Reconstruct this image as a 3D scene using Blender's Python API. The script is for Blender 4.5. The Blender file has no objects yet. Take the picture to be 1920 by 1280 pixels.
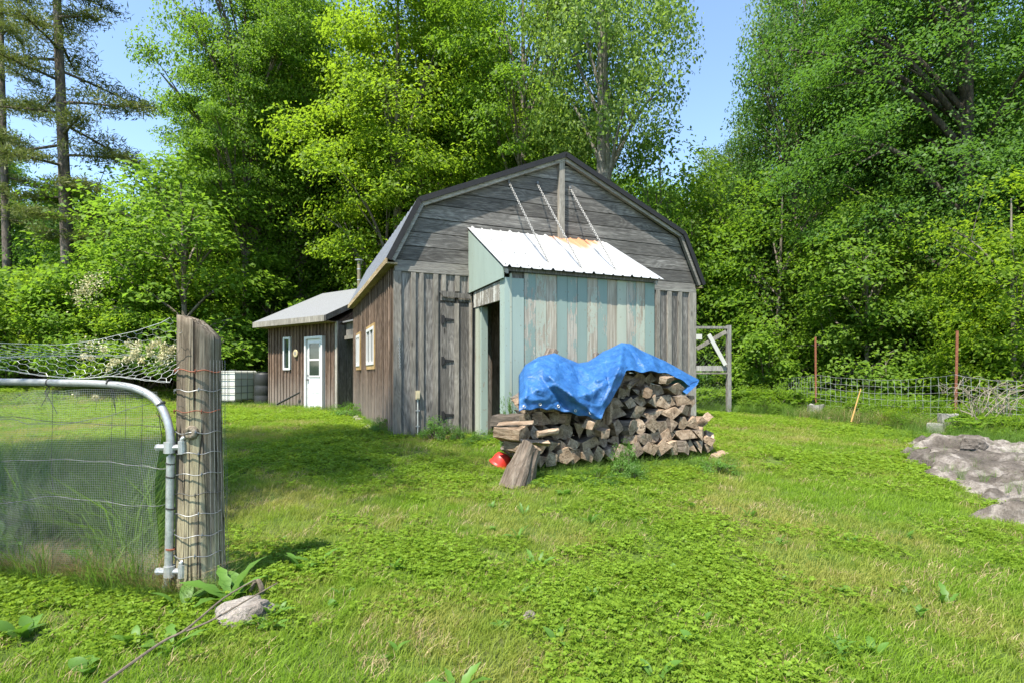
import bpy, math, random
import numpy as np
from mathutils import Vector, Matrix, noise as mn
R = math.radians
sc = bpy.context.scene
col = sc.collection

# ------------------------------------------------------------------ camera, sky, sun, exposure
EYE = 1.15
F = 990.0
cam = bpy.data.cameras.new('camera'); cam.sensor_width = 36; cam.lens = F/1920*36
cam.shift_y = 60/1920; cam.clip_end = 900; cam.clip_start = 0.05
camo = bpy.data.objects.new('camera', cam); col.objects.link(camo)
camo.location = (0, 0, EYE); camo.rotation_euler = (R(90), 0, 0)
sc.camera = camo
SUN = Vector((.30, .46, -1.0)).normalized()          # the way the light travels
elev = math.asin(-SUN.z); azim = math.atan2(-SUN.x, -SUN.y)
w = bpy.data.worlds.new('World'); sc.world = w; w.use_nodes = True
nt = w.node_tree; bg = nt.nodes['Background']
sky = nt.nodes.new('ShaderNodeTexSky'); sky.sky_type = 'NISHITA'; sky.sun_disc = False
sky.sun_elevation = elev; sky.sun_rotation = azim
sky.air_density = 1.0; sky.dust_density = 0.3; sky.ozone_density = 2.0
nt.links.new(sky.outputs[0], bg.inputs[0]); bg.inputs[1].default_value = 0.14
sl = bpy.data.lights.new('sun', 'SUN'); sl.energy = 4.2; sl.angle = R(.53); sl.color = (1, .94, .83)
so = bpy.data.objects.new('sun', sl); col.objects.link(so)
so.rotation_euler = SUN.to_track_quat('-Z', 'Y').to_euler()
sc.view_settings.view_transform = 'Standard'; sc.view_settings.look = 'None'
sc.view_settings.exposure = 1.4; sc.view_settings.gamma = 1.0
sc.view_settings.use_curve_mapping = False
sc.render.engine = 'CYCLES'
cy = sc.cycles; cy.max_bounces = 7; cy.diffuse_bounces = 4; cy.glossy_bounces = 2
cy.transmission_bounces = 4; cy.transparent_max_bounces = 4; cy.caustics_reflective = False; cy.caustics_refractive = False
cy.sample_clamp_indirect = 6

# ------------------------------------------------------------------ measuring helpers
def pt(px, py, Y):
    return Vector(((px-960)/F*Y, Y, EYE+(700-py)/F*Y))
def sstep(a, b, x):
    t = min(1, max(0, (x-a)/(b-a))); return t*t*(3-2*t)
def ground_z(x, y):
    z = -.06+.18*sstep(2.5, 8, y)
    s = .8*y-.5*x
    if x < 0:
        q = max(0, s-18.6); z += 2.6*(1-math.exp(-.16*q*sstep(0, 3, q)/2.6))*sstep(0, 3, -x)
    z += .05*max(0, y-24)
    z += .016*(mn.noise(Vector((x*.7, y*.7, 0)))) + .03*mn.noise(Vector((x*.2, y*.2, 5)))
    return z
def gpt(px, Y):
    x = (px-960)/F*Y; return Vector((x, Y, ground_z(x, Y)))
rnd = random.Random(7)

# ------------------------------------------------------------------ object helpers
class MB:
    """collects shapes and links them as one mesh object"""
    def __init__(s): s.v = []; s.f = []; s.m = []
    def add(s, vs, fs, mi=0):
        o = len(s.v); s.v += [tuple(v) for v in vs]
        s.f += [tuple(i+o for i in f) for f in fs]; s.m += [mi]*len(fs)
    def box(s, x0, x1, y0, y1, z0, z1, mi=0, M=None):
        vs = [Vector(p) for p in ((x0,y0,z0),(x1,y0,z0),(x1,y1,z0),(x0,y1,z0),(x0,y0,z1),(x1,y0,z1),(x1,y1,z1),(x0,y1,z1))]
        if M: vs = [M @ v for v in vs]
        s.add(vs, [(3,2,1,0),(4,5,6,7),(0,1,5,4),(1,2,6,5),(2,3,7,6),(3,0,4,7)], mi)
    def prism(s, pts, a, b, axis=1, mi=0):
        """polygon pts (p,q) pulled from a to b along axis 1 (y): p = x, q = z"""
        n = len(pts); vs = []
        for t in (a, b):
            for p, q in pts:
                vs.append((p, t, q) if axis == 1 else ((t, p, q) if axis == 0 else (p, q, t)))
        fs = [tuple(range(n))[::-1], tuple(range(n, 2*n))]
        fs += [(i, (i+1) % n, n+(i+1) % n, n+i) for i in range(n)]
        s.add(vs, fs, mi)
    def tube(s, path, rad, n=6, mi=0, cap=True):
        path = [Vector(p) for p in path]
        if not hasattr(rad, '__len__'): rad = [rad]*len(path)
        vs = []; up = None
        for i, p in enumerate(path):
            d = (path[min(i+1, len(path)-1)]-path[max(i-1, 0)]).normalized()
            if up is None:
                up = Vector((0, 0, 1)) if abs(d.z) < .9 else Vector((1, 0, 0))
            a = d.cross(up).normalized(); b = d.cross(a).normalized(); up = -b if False else b.cross(d).cross(d)*0+up
            for k in range(n):
                t = 2*math.pi*k/n
                vs.append(p+(a*math.cos(t)+b*math.sin(t))*rad[i])
        fs = []
        for i in range(len(path)-1):
            for k in range(n):
                fs.append((i*n+k, i*n+(k+1) % n, (i+1)*n+(k+1) % n, (i+1)*n+k))
        if cap and n > 2:
            fs.append(tuple(range(n))[::-1]); fs.append(tuple(range((len(path)-1)*n, len(path)*n)))
        s.add(vs, fs, mi)
    def lathe(s, prof, n=16, M=None, mi=0):
        vs = []
        for r, z in prof:
            for k in range(n):
                t = 2*math.pi*k/n; v = Vector((r*math.cos(t), r*math.sin(t), z)); vs.append(M @ v if M else v)
        fs = []
        for i in range(len(prof)-1):
            for k in range(n): fs.append((i*n+k, i*n+(k+1) % n, (i+1)*n+(k+1) % n, (i+1)*n+k))
        s.add(vs, fs, mi)
    def build(s, name, mats, parent=None, smooth=False, recalc=True):
        me = bpy.data.meshes.new(name); me.from_pydata(s.v, [], s.f)
        if not isinstance(mats, (list, tuple)): mats = [mats]
        for m in mats: me.materials.append(m)
        if len(mats) > 1: me.polygons.foreach_set('material_index', s.m)
        if smooth: me.polygons.foreach_set('use_smooth', [True]*len(me.polygons))
        if recalc and len(s.v) < 60000:
            import bmesh
            bm = bmesh.new(); bm.from_mesh(me); bmesh.ops.recalc_face_normals(bm, faces=bm.faces); bm.to_mesh(me); bm.free()
        me.update()
        o = bpy.data.objects.new(name, me); col.objects.link(o)
        if parent: o.parent = parent
        return o
def np_mesh(name, V, Q, mats, smooth=False):
    """mesh from numpy vertices (n,3) and quads (m,4)"""
    me = bpy.data.meshes.new(name)
    me.vertices.add(len(V)); me.vertices.foreach_set('co', V.astype(np.float32).ravel())
    me.loops.add(len(Q)*4); me.loops.foreach_set('vertex_index', Q.astype(np.int32).ravel())
    me.polygons.add(len(Q)); me.polygons.foreach_set('loop_start', np.arange(0, len(Q)*4, 4, dtype=np.int32))
    if smooth: me.polygons.foreach_set('use_smooth', np.ones(len(Q), bool))
    if not isinstance(mats, (list, tuple)): mats = [mats]
    for m in mats: me.materials.append(m)
    me.update(calc_edges=True)
    return me
def ob(name, me, parent=None, loc=None):
    o = bpy.data.objects.new(name, me); col.objects.link(o)
    if parent: o.parent = parent
    if loc is not None: o.location = loc
    return o
def tag(o, label=None, cat=None, group=None, kind=None):
    if label: o['label'] = label
    if cat: o['category'] = cat
    if group: o['group'] = group
    if kind: o['kind'] = kind
    return o
def thing(name, loc, rz, label, cat, group=None):
    o = bpy.data.objects.new(name, None); col.objects.link(o); o.empty_display_size = .1
    o.location = loc; o.rotation_euler = (0, 0, rz); return tag(o, label, cat, group)
def copy_tree(o, parent=None):
    c = o.copy(); col.objects.link(c); c.parent = parent
    for ch in [k for k in bpy.data.objects if k.parent == o]: copy_tree(ch, c)
    return c

# ------------------------------------------------------------------ materials
class N:
    def __init__(s, name):
        s.m = bpy.data.materials.new(name); s.m.use_nodes = True; s.t = s.m.node_tree
        s.b = s.t.nodes['Principled BSDF']; s.out = s.t.nodes['Material Output']
    def n(s, typ, **k):
        x = s.t.nodes.new('ShaderNode'+typ)
        for a, v in k.items(): setattr(x, a, v)
        return x
    def l(s, a, b): s.t.links.new(a, b)
    def coord(s, scale=(1, 1, 1), offset_random=True, world=False):
        mp = s.n('Mapping'); mp.inputs['Scale'].default_value = scale
        if world: g = s.n('NewGeometry'); src = g.outputs['Position']
        else: g = s.n('TexCoord'); src = g.outputs['Object']
        if offset_random:
            oi = s.n('ObjectInfo'); ml = s.n('Math', operation='MULTIPLY'); ml.inputs[1].default_value = 37
            s.l(oi.outputs['Random'], ml.inputs[0])
            ad = s.n('VectorMath', operation='ADD'); s.l(src, ad.inputs[0]); s.l(ml.outputs[0], ad.inputs[1]); src = ad.outputs[0]
        s.l(src, mp.inputs['Vector']); return mp.outputs[0]
    def noise(s, vec, scale=1, detail=4, rough=.6, dist=0):
        x = s.n('TexNoise'); x.inputs['Scale'].default_value = scale; x.inputs['Detail'].default_value = detail
        x.inputs['Roughness'].default_value = rough; x.inputs['Distortion'].default_value = dist
        s.l(vec, x.inputs['Vector']); return x.outputs['Fac']
    def ramp(s, fac, stops):
        x = s.n('ValToRGB'); e = x.color_ramp.elements
        while len(e) < len(stops): e.new(.5)
        for el, (p, c) in zip(e, stops):
            el.position = p; el.color = (*c, 1) if hasattr(c, '__len__') else (c, c, c, 1)
        s.l(fac, x.inputs[0]); return x.outputs[0]
    def mix(s, fac, a, b, mode='MIX'):
        x = s.n('Mix', data_type='RGBA', blend_type=mode)
        for v, i in ((fac, 0), (a, 6), (b, 7)):
            if hasattr(v, 'is_linked') or isinstance(v, bpy.types.NodeSocket): s.l(v, x.inputs[i])
            elif i == 0: x.inputs[0].default_value = v
            else: x.inputs[i].default_value = (*v, 1) if hasattr(v, '__len__') else (v, v, v, 1)
        return x.outputs[2]
    def math(s, op, a, b=0.0):
        x = s.n('Math', operation=op)
        for v, i in ((a, 0), (b, 1)):
            if isinstance(v, bpy.types.NodeSocket): s.l(v, x.inputs[i])
            else: x.inputs[i].default_value = v
        return x.outputs[0]
    def bump(s, h, strength=.5, dist=.01):
        x = s.n('Bump'); x.inputs['Strength'].default_value = strength; x.inputs['Distance'].default_value = dist
        s.l(h, x.inputs['Height']); s.l(x.outputs[0], s.b.inputs['Normal'])
    def base(s, c, rough=.7, spec=.3, metal=0):
        if isinstance(c, bpy.types.NodeSocket): s.l(c, s.b.inputs['Base Color'])
        else: s.b.inputs['Base Color'].default_value = (*c, 1)
        if isinstance(rough, bpy.types.NodeSocket): s.l(rough, s.b.inputs['Roughness'])
        else: s.b.inputs['Roughness'].default_value = rough
        s.b.inputs['Specular IOR Level'].default_value = spec; s.b.inputs['Metallic'].default_value = metal
        return s.m

def old_wood(name, dark, mid, light, axis='z', stain=None, stain_amt=.0, soil=None):
    m = N(name)
    long, across = 1.6, 26
    sc1 = {'z': (across, across, long), 'x': (long, across, across), 'y': (across, long, across)}[axis]
    c1 = m.coord(sc1)
    grain = m.noise(c1, 1, 6, .7, 1.2)
    sc2 = tuple(v*5 for v in sc1)
    fine = m.noise(m.coord(sc2), 1, 3, .7)
    sc3 = {'z': (5, 5, 1.1), 'x': (1.1, 5, 5), 'y': (5, 1.1, 5)}[axis]
    ring = m.noise(m.coord(sc3), 1, 2, .5, .3)
    sine = m.math('SINE', m.math('MULTIPLY', ring, 75.0))
    g = m.math('ADD', m.math('MULTIPLY', grain, .62), m.math('MULTIPLY', sine, .035))
    g = m.math('ADD', g, m.math('MULTIPLY', fine, .38))
    colr = m.ramp(g, [(.34, dark), (.5, mid), (.66, light)])
    big = m.noise(m.coord({'z': (3, 3, .8), 'x': (.8, 3, 3), 'y': (3, .8, 3)}[axis]), 1, 4, .6)
    colr = m.mix(m.ramp(big, [(.38, 0.0), (.62, .55)]), colr, tuple(x*.5 for x in mid), 'MIX')
    # knots
    vo = m.n('TexVoronoi'); vo.inputs['Scale'].default_value = 1
    m.l(m.coord({'z': (6, 6, 1.6), 'x': (1.6, 6, 6), 'y': (6, 1.6, 6)}[axis]), vo.inputs['Vector'])
    knot = m.ramp(vo.outputs['Distance'], [(.05, 1.0), (.12, 0.0)])
    colr = m.mix(m.math('MULTIPLY', knot, .8), colr, tuple(x*.35 for x in dark))
    oi = m.n('ObjectInfo')
    br = m.math('ADD', m.math('MULTIPLY', oi.outputs['Random'], .55), .72)
    hs = m.n('HueSaturation'); m.l(br, hs.inputs['Value']); m.l(colr, hs.inputs['Color']); colr = hs.outputs[0]
    if stain:
        st = m.noise(m.coord({'z': (14, 14, .9), 'x': (.9, 14, 14), 'y': (14, .9, 14)}[axis]), 1, 4, .7)
        colr = m.mix(m.ramp(st, [(.62-stain_amt*.4, 0.0), (.72-stain_amt*.25, 1.0)]), colr, stain)
    if soil:      # greyed, splashed wood near the ground
        g0 = m.n('NewGeometry'); sp = m.n('SeparateXYZ'); m.l(g0.outputs['Position'], sp.inputs[0])
        nz = m.noise(m.coord((12, 12, 1.2)), 1, 3, .6)
        h = m.math('ADD', sp.outputs[2], m.math('MULTIPLY', nz, 1.3))
        colr = m.mix(m.ramp(m.math('MULTIPLY', h, .4), [(.42, 1.0), (.75, 0.0)]), colr, m.mix(.5, colr, soil))
    m.base(colr, .85, .18)
    m.bump(g, .55, .012)
    return m.m
GREY = old_wood('grey_vertical_boards', (.046, .042, .037), (.15, .14, .126), (.33, .31, .28))
GREYH = old_wood('grey_horizontal_boards', (.04, .037, .034), (.128, .12, .11), (.29, .275, .25), 'x')
GREYL = old_wood('pale_grey_trim', (.12, .108, .09), (.27, .248, .212), (.43, .4, .345))
GREYLH = old_wood('pale_grey_trim_horizontal', (.11, .1, .085), (.26, .245, .22), (.4, .38, .33), 'x')
BROWN = old_wood('brown_stained_boards', (.048, .036, .028), (.165, .118, .086), (.31, .235, .185), soil=(.25, .235, .21))
DKBROWN = old_wood('dark_brown_boards', (.035, .024, .018), (.13, .085, .06), (.26, .19, .14), soil=(.26, .23, .2))
SOFFIT = old_wood('raw_pine_soffit', (.12, .08, .04), (.32, .24, .14), (.5, .4, .25), 'y')
RAWTRIM = old_wood('yellowish_pine_trim', (.22, .13, .05), (.45, .3, .13), (.6, .45, .24))
FENCEW = old_wood('weathered_fence_wood', (.1, .095, .085), (.25, .24, .22), (.42, .41, .38))

def paint_wood(name, paint, wood_d, wood_l, amount_attr=True, dirty=(.2, .17, .12)):
    m = N(name)
    at = m.n('Attribute', attribute_type='OBJECT', attribute_name='paint')
    c = m.coord((9, 9, 2.2)); n1 = m.noise(c, 1, 7, .75)
    n2 = m.noise(m.coord((55, 55, 22)), 1, 4, .7)
    s = m.math('ADD', m.math('MULTIPLY', n1, .8), m.math('MULTIPLY', n2, .2))
    thr = m.math('SUBTRACT', s, m.math('SUBTRACT', 1.0, at.outputs['Fac']))
    mask = m.ramp(m.math('ADD', thr, .5), [(.485, 0.0), (.51, 1.0)])
    wg = m.noise(m.coord((40, 40, 2)), 1, 5, .7)
    wood = m.ramp(wg, [(.3, wood_d), (.7, wood_l)])
    big = m.noise(m.coord((4, 4, 1)), 1, 3, .6)
    pc = m.mix(m.ramp(big, [(.35, 0.0), (.7, .5)]), paint, tuple(x*.78 for x in paint))
    dots = m.n('TexVoronoi'); dots.inputs['Scale'].default_value = 1; m.l(m.coord((16, 16, 9)), dots.inputs['Vector'])
    spot = m.ramp(dots.outputs['Distance'], [(.09, 1.0), (.15, 0.0)])
    pc = m.mix(m.math('MULTIPLY', spot, .65), pc, dirty)
    cc = m.mix(mask, wood, pc)
    m.base(cc, .7, .25); h = m.math('ADD', m.math('MULTIPLY', mask, .5), m.math('MULTIPLY', wg, .5))
    m.bump(h, .5, .006)
    return m.m
TEAL = paint_wood('peeling_teal_paint', (.225, .295, .26), (.2, .175, .14), (.46, .43, .36))
CREAM = paint_wood('peeling_cream_paint', (.37, .40, .325), (.2, .17, .125), (.46, .42, .34))
PALE = paint_wood('pale_blue_paint', (.30, .375, .335), (.2, .18, .14), (.38, .36, .3))
WHITEP = paint_wood('flaking_white_paint', (.5, .5, .46), (.09, .08, .07), (.34, .32, .27))

def simple(name, c, rough=.6, spec=.4, metal=0, var=.25, sc_=12, bump=.0):
    m = N(name); n = m.noise(m.coord((1, 1, 1)), sc_, 5, .65)
    cc = m.mix(m.ramp(n, [(.3, 0.0), (.75, 1.0)]), tuple(x*(1-var) for x in c), tuple(min(1, x*(1+var*.6)) for x in c))
    m.base(cc, rough, spec, metal)
    if bump: m.bump(n, bump, .01)
    return m.m
BLACKM = simple('black_steel_and_gap_shade', (.018, .017, .017), .6, .3)
ROOF_SKY = simple('sky_lit_roof_steel', (.34, .35, .37), .38, .5, .35, .12, 3)  # black roof steel coloured grey, sky reflection painted into the base colour
SHINGLE = simple('grey_speckled_roofing', (.21, .215, .22), .85, .2, 0, .45, 60, .3)
GALV = simple('galvanised_pipe', (.47, .48, .48), .45, .5, .55, .3, 25, .15)
GALVD = simple('dull_galvanised_wire', (.2, .205, .205), .5, .5, .5, .3, 30)
WIREL = simple('pale_galvanised_wire', (.55, .56, .55), .45, .5, .3, .3, 30)
DWIRE = simple('dark_wire', (.06, .06, .055), .6, .4, .3)
RUST = simple('rusty_steel', (.26, .1, .055), .85, .2, 0, .5, 40, .3)
RUSTW = simple('rusty_wire', (.2, .07, .04), .8, .3)
WHITE = simple('white_vinyl', (.62, .62, .61), .45, .4, 0, .04, 5)
BLACKI = simple('black_iron', (.02, .02, .02), .6, .4)
CONC = simple('weathered_concrete', (.3, .29, .26), .95, .1, 0, .5, 9, .6)
PVC = simple('grey_conduit', (.5, .5, .46), .5, .4, 0, .15)
OUTB = simple('tan_outlet_box', (.55, .48, .3), .5, .4, 0, .15)
REDP = simple('faded_red_plastic', (.6, .035, .02), .4, .5, 0, .35, 14)
TOTE = simple('cloudy_white_plastic', (.55, .55, .5), .35, .4, 0, .1, 2.5)
BLACKP = simple('black_plastic', (.025, .026, .024), .5, .4)
TANP = simple('tan_painted_plaque', (.5, .42, .25), .7, .2, 0, .4, 30)
STEM = simple('green_stem', (.1, .17, .04), .7, .2)
DRYST = simple('dry_stem', (.42, .33, .17), .8, .2, 0, .3)
TWIG = simple('dead_twig', (.16, .13, .1), .9, .1, 0, .4, 40, .3)
TWIGL = simple('bleached_twig', (.27, .235, .18), .9, .1, 0, .3, 40, .3)
def glass(name='dark_window_glass', c=(.02, .03, .03)):
    m = N(name); m.base(c, .06, .8); return m.m
GLASS = glass()
def stone(name, c1, c2, c3, s=5):
    m = N(name); n = m.noise(m.coord((1, 1, 1)), s, 9, .68, .4); n2 = m.noise(m.coord((1, 1, 2)), s*.35, 4, .6)
    n3 = m.noise(m.coord((1, 1, 1)), s*9, 4, .7)
    c = m.ramp(n, [(.3, c1), (.5, c2), (.68, c3)])
    c = m.mix(m.ramp(n2, [(.45, 0.0), (.65, .6)]), c, c1)
    c = m.mix(.35, c, m.ramp(n3, [(.3, .05), (.7, .75)]), 'OVERLAY')
    m.base(c, .92, .15); m.bump(m.math('ADD', n, m.math('MULTIPLY', n3, .35)), 1.0, .06); return m.m
ROCK = stone('lichened_bedrock', (.05, .043, .036), (.165, .142, .12), (.45, .405, .36), 3.4)
WSTONE = stone('pale_limestone', (.17, .145, .12), (.32, .28, .245), (.46, .42, .37), 6)

# leaf materials: thin leaves that reflect and let light through
def leaf(name, c1, c2, trans, tmix=.42, gloss=.3, patch=None):
    m = N(name); g = m.n('NewGeometry'); oi = m.n('ObjectInfo')
    nz = m.noise(m.coord((1, 1, 1), world=True, offset_random=False), .9, 3, .6)
    f = m.math('ADD', m.math('MULTIPLY', g.outputs['Random Per Island'], .55), m.math('MULTIPLY', nz, .45))
    c = m.ramp(f, [(.2, c1), (.75, c2)])
    t = m.mix(f, tuple(x*.75 for x in trans), trans)
    v = m.math('ADD', m.math('MULTIPLY', oi.outputs['Random'], .3), .85)
    h1 = m.n('HueSaturation'); m.l(v, h1.inputs['Value']); m.l(c, h1.inputs['Color'])
    if patch:
        nz2 = m.noise(m.coord((1, 1, 1), world=True, offset_random=False), patch[0], 4, .6, .3)
        pm = m.ramp(nz2, [(patch[1], 0.0), (patch[2], 1.0)])
        c = m.mix(pm, h1.outputs[0], patch[3]); t = m.mix(pm, t, patch[4])
        m.base(c, .5, gloss)
    else: m.base(h1.outputs[0], .5, gloss)
    tr = m.n('BsdfTranslucent'); m.l(t, tr.inputs[0])
    mx = m.n('MixShader'); mx.inputs[0].default_value = tmix
    m.l(m.b.outputs[0], mx.inputs[1]); m.l(tr.outputs[0], mx.inputs[2]); m.l(mx.outputs[0], m.out.inputs[0])
    return m.m
L_MAPLE = leaf('maple_leaf_green', (.062, .125, .014), (.13, .225, .024), (.27, .47, .03), .48, .15)
L_BRIGHT = leaf('maple_leaf_yellow_green', (.085, .155, .012), (.17, .265, .022), (.36, .55, .03), .5, .15)
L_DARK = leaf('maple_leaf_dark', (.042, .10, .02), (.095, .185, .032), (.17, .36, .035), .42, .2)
L_ASPEN = leaf('aspen_leaf', (.10, .17, .035), (.19, .28, .065), (.36, .54, .07), .45, .2)
L_UNDER = leaf('undergrowth_leaf', (.07, .135, .016), (.15, .245, .03), (.29, .5, .035), .46, .15)
L_NEEDLE = leaf('pine_needle', (.06, .09, .018), (.17, .19, .05), (.2, .26, .05), .3, .2)
L_GRASS = leaf('grass_blade', (.105, .19, .014), (.21, .325, .03), (.37, .57, .04), .42, .15, (.75, .44, .64, (.30, .295, .075), (.45, .46, .09)))
L_CLOVER = leaf('clover_leaf', (.10, .175, .016), (.20, .305, .03), (.38, .57, .04), .4, .15)
L_WEED = leaf('broad_weed_leaf', (.06, .14, .02), (.12, .24, .035), (.18, .38, .03), .36, .4)
L_TALL = leaf('tall_grass_blade', (.06, .13, .02), (.15, .24, .045), (.22, .4, .05), .4, .2)
L_FLOWER = leaf('cream_flower', (.5, .46, .25), (.72, .68, .42), (.5, .45, .25), .3, .2)
L_DRY = leaf('dry_grass', (.3, .22, .11), (.5, .4, .22), (.4, .3, .15), .3, .2)

def bark(name, c1, c2, c3, sx=9, sz=1.8, birch=False):
    m = N(name); n = m.noise(m.coord((sx, sx, sz)), 1, 7, .7, .6); n2 = m.noise(m.coord((1, 1, 1)), 1.3, 3, .6)
    c = m.ramp(n, [(.33, c1), (.5, c2), (.68, c3)])
    c = m.mix(m.ramp(n2, [(.4, 0.0), (.7, .5)]), c, c1)
    if birch:
        n3 = m.noise(m.coord((4, 4, 16)), 1, 4, .7)
        c = m.mix(m.ramp(n3, [(.55, 0.0), (.66, .8)]), c, (.06, .055, .05))
    m.base(c, .95, .1); m.bump(n, .9, .04); return m.m
B_DARK = bark('dark_maple_bark', (.03, .025, .02), (.085, .072, .058), (.16, .14, .115))
B_GREY = bark('grey_brown_bark', (.07, .06, .05), (.19, .165, .135), (.33, .29, .245))
B_PINE = bark('pine_bark', (.05, .042, .036), (.15, .125, .105), (.27, .235, .2), 7, 2.4)
B_POP = bark('pale_poplar_bark', (.09, .082, .07), (.2, .185, .155), (.32, .3, .25), 6, 3, True)

# ------------------------------------------------------------------ terrain
def soil_mat():
    m = N('lawn_soil'); c = m.coord((1, 1, 1), offset_random=False, world=True)
    n = m.noise(c, 14, 8, .7); n2 = m.noise(c, .8, 4, .6)
    a = m.ramp(n, [(.3, (.035, .06, .012)), (.6, (.09, .14, .025)), (.8, (.16, .17, .06))])
    b = m.ramp(n, [(.3, (.09, .065, .04)), (.7, (.2, .17, .09))])
    g = m.n('NewGeometry'); sp = m.n('SeparateXYZ'); m.l(g.outputs['Position'], sp.inputs[0])
    cc = m.mix(m.ramp(n2, [(.5, 0.0), (.7, .7)]), a, b)
    m.base(cc, .95, .1); m.bump(n, .8, .03); return m.m
def ground():
    xs = np.concatenate([np.linspace(-400, -32, 14), np.linspace(-30, 30, 151), np.linspace(32, 400, 14)])
    ys = np.concatenate([np.linspace(-60, -2.2, 8), np.linspace(-2, 34, 121), np.linspace(36, 500, 22)])
    V = np.array([(x, y, ground_z(x, y)) for y in ys for x in xs])
    nx = len(xs); q = []
    for j in range(len(ys)-1):
        for i in range(nx-1): q.append((j*nx+i, j*nx+i+1, (j+1)*nx+i+1, (j+1)*nx+i))
    o = ob('ground', np_mesh('ground', V, np.array(q), soil_mat(), True)); tag(o, kind='structure')
ground()

# ------------------------------------------------------------------ barn
YAW = R(22.5)
BP = Vector((-1.858, 8.36, 0))
U = Vector((math.cos(YAW), math.sin(YAW), 0)); W = Vector((-math.sin(YAW), math.cos(YAW), 0))
def BL(u, v, z): return BP+U*u+W*v+Vector((0, 0, z))
def u_at(px, v=0):
    o = BP+W*v; t = (px-960)/F; return (t*o.y-o.x)/(U.x-t*U.y)
def uz(px, py, v=0):
    u = u_at(px, v); Y = BL(u, v, 0).y; return u, EYE+(700-py)/F*Y
barn = thing('barn', BP, YAW, 'weathered grey gambrel-roofed barn with vertical board walls and black roof edges', 'barn')
def board(name, x0, x1, y0, y1, z0, z1, mat, parent=barn, jit=.0, paint=None):
    m = MB(); j = lambda: rnd.uniform(-jit, jit)
    vs = []
    for z in (z0, z1):
        for (x, y) in ((x0, y0), (x1, y0), (x1, y1), (x0, y1)):
            vs.append((x+j(), y+j()*.6, z+j()))
    m.add(vs, [(3,2,1,0),(4,5,6,7),(0,1,5,4),(1,2,6,5),(2,3,7,6),(3,0,4,7)])
    o = m.build(name, mat, parent, recalc=False)
    if paint is not None: o['paint'] = paint
    return o
LEN = 6.02; WID = 6.01
body = MB(); body.prism([(.035, .0), (WID-.035, 0), (WID-.035, 2.93), (5.54, 3.78), (3.0, 4.86), (.47, 3.78), (.035, 2.93)], .035, LEN)
body.build('wall', GREY, barn)
# gable boards (horizontal)
KN = 3.83
def gx(z):
    if z < KN: return .45*(z-2.99)/(KN-2.99) if z > 2.99 else 0
    return .45+(z-KN)/(4.95-KN)*(3.0-.45)
zs = [2.965, 3.197, 3.43, 3.665, 3.90, 4.135, 4.37, 4.61, 4.9]
for a, b in zip(zs[:-1], zs[1:]):
    b2 = b-.012
    m = MB(); e = rnd.uniform(-.004, .004)
    pts = [(gx(a), a), (WID-gx(a), a)]
    if a < KN < b2: pts += [(WID-.45, KN)]
    pts += [(WID-gx(b2), b2), (gx(b2), b2)]
    if a < KN < b2: pts += [(.45, KN)]
    m.prism(pts, -.004+e, .033+e); m.build('gable_board', GREYH, barn)
board('trim_board', 0, WID, -.008, .034, 2.865, 2.955, GREYLH)
board('trim_board', 0, WID, -.03, .032, 2.77, 2.86, GREYLH)
# front cladding left of the porch
def fr(px0, px1, z0, z1, mat, name, y0, y1, jit=.004):
    return board(name, u_at(px0), u_at(px1), y0, y1, z0, z1, mat, jit=jit)
GZ = .02
fr(737.5, 751.5, GZ, 2.768, GREYL, 'corner_board', -.035, .0)
for a, b in ((750, 773), (773, 788), (788, 815), (815, 826)):
    fr(a, b-.4, GZ, 2.768, GREY, 'wall_board', 0, .03)
for a, b in ((770, 779), (786, 794), (812, 821)):
    fr(a, b, GZ, 2.765, GREYL, 'batten', -.028, -.001)
# the plank door beside the porch
dr = MB(); dr.box(u_at(826), u_at(884), .004, .03, .12, 2.3); door = dr.build('plank_door', GREY, barn)
for a, b in ((826, 841), (841.4, 851.5), (858, 880)):
    board('door_board', u_at(a), u_at(b), -.006, .003, .1, 2.3, GREY, door, .004)
board('batten', u_at(851), u_at(860), -.03, -.007, .1, 2.3, GREYL, door, .004)
for zz in (2.03, 1.36, .47):
    h = MB(); u0 = u_at(827)
    h.box(u0, u0+.045, -.022, -.008, zz-.07, zz+.07); h.tube([(u0+.05, -.02, zz-.05), (u0+.05, -.02, zz+.05)], .012, 6)
    h.prism([(u0+.055, zz-.028), (u0+.27, zz-.008), (u0+.27, zz+.008), (u0+.055, zz+.028)], -.018, -.007)
    h.build('hinge', BLACKI, door)
m = MB(); a, b = u_at(823), u_at(891); m.prism([(a, 2.47), (a+.07, 2.40), (b, 2.385), (b, 2.455), (a+.01, 2.495)], -.05, -.03); m.build('door_lintel', GREY, barn)
for a, b in ((826, 839), (839.5, 853), (860, 873), (873.5, 890)):
    fr(a, b-.3, 2.34, 2.768, GREY, 'wall_board', 0, .03)
for a, b in ((827, 835.5), (852.5, 861), (877, 884)):
    fr(a, b, 2.5, 2.765, GREYL, 'batten', -.028, -.001)
fr(879, 884.5, GZ, 2.38, GREYL, 'batten', -.03, -.002)
# boards seen through the porch doorway
for k, (a, b) in enumerate(((884, 896), (896, 905), (905, 921), (921.4, 936), (936.4, 952), (952.5, 975), (975.5, 1010), (1010.5, 1045), (1045.5, 1100), (1100, 1160), (1160, 1200))):
    fr(a, b, GZ, 2.768, BROWN if k in (3,) else GREY, 'wall_board', 0, .03)
fr(906, 911, .9, 2.3, RAWTRIM, 'batten', -.03, -.002)
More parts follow.
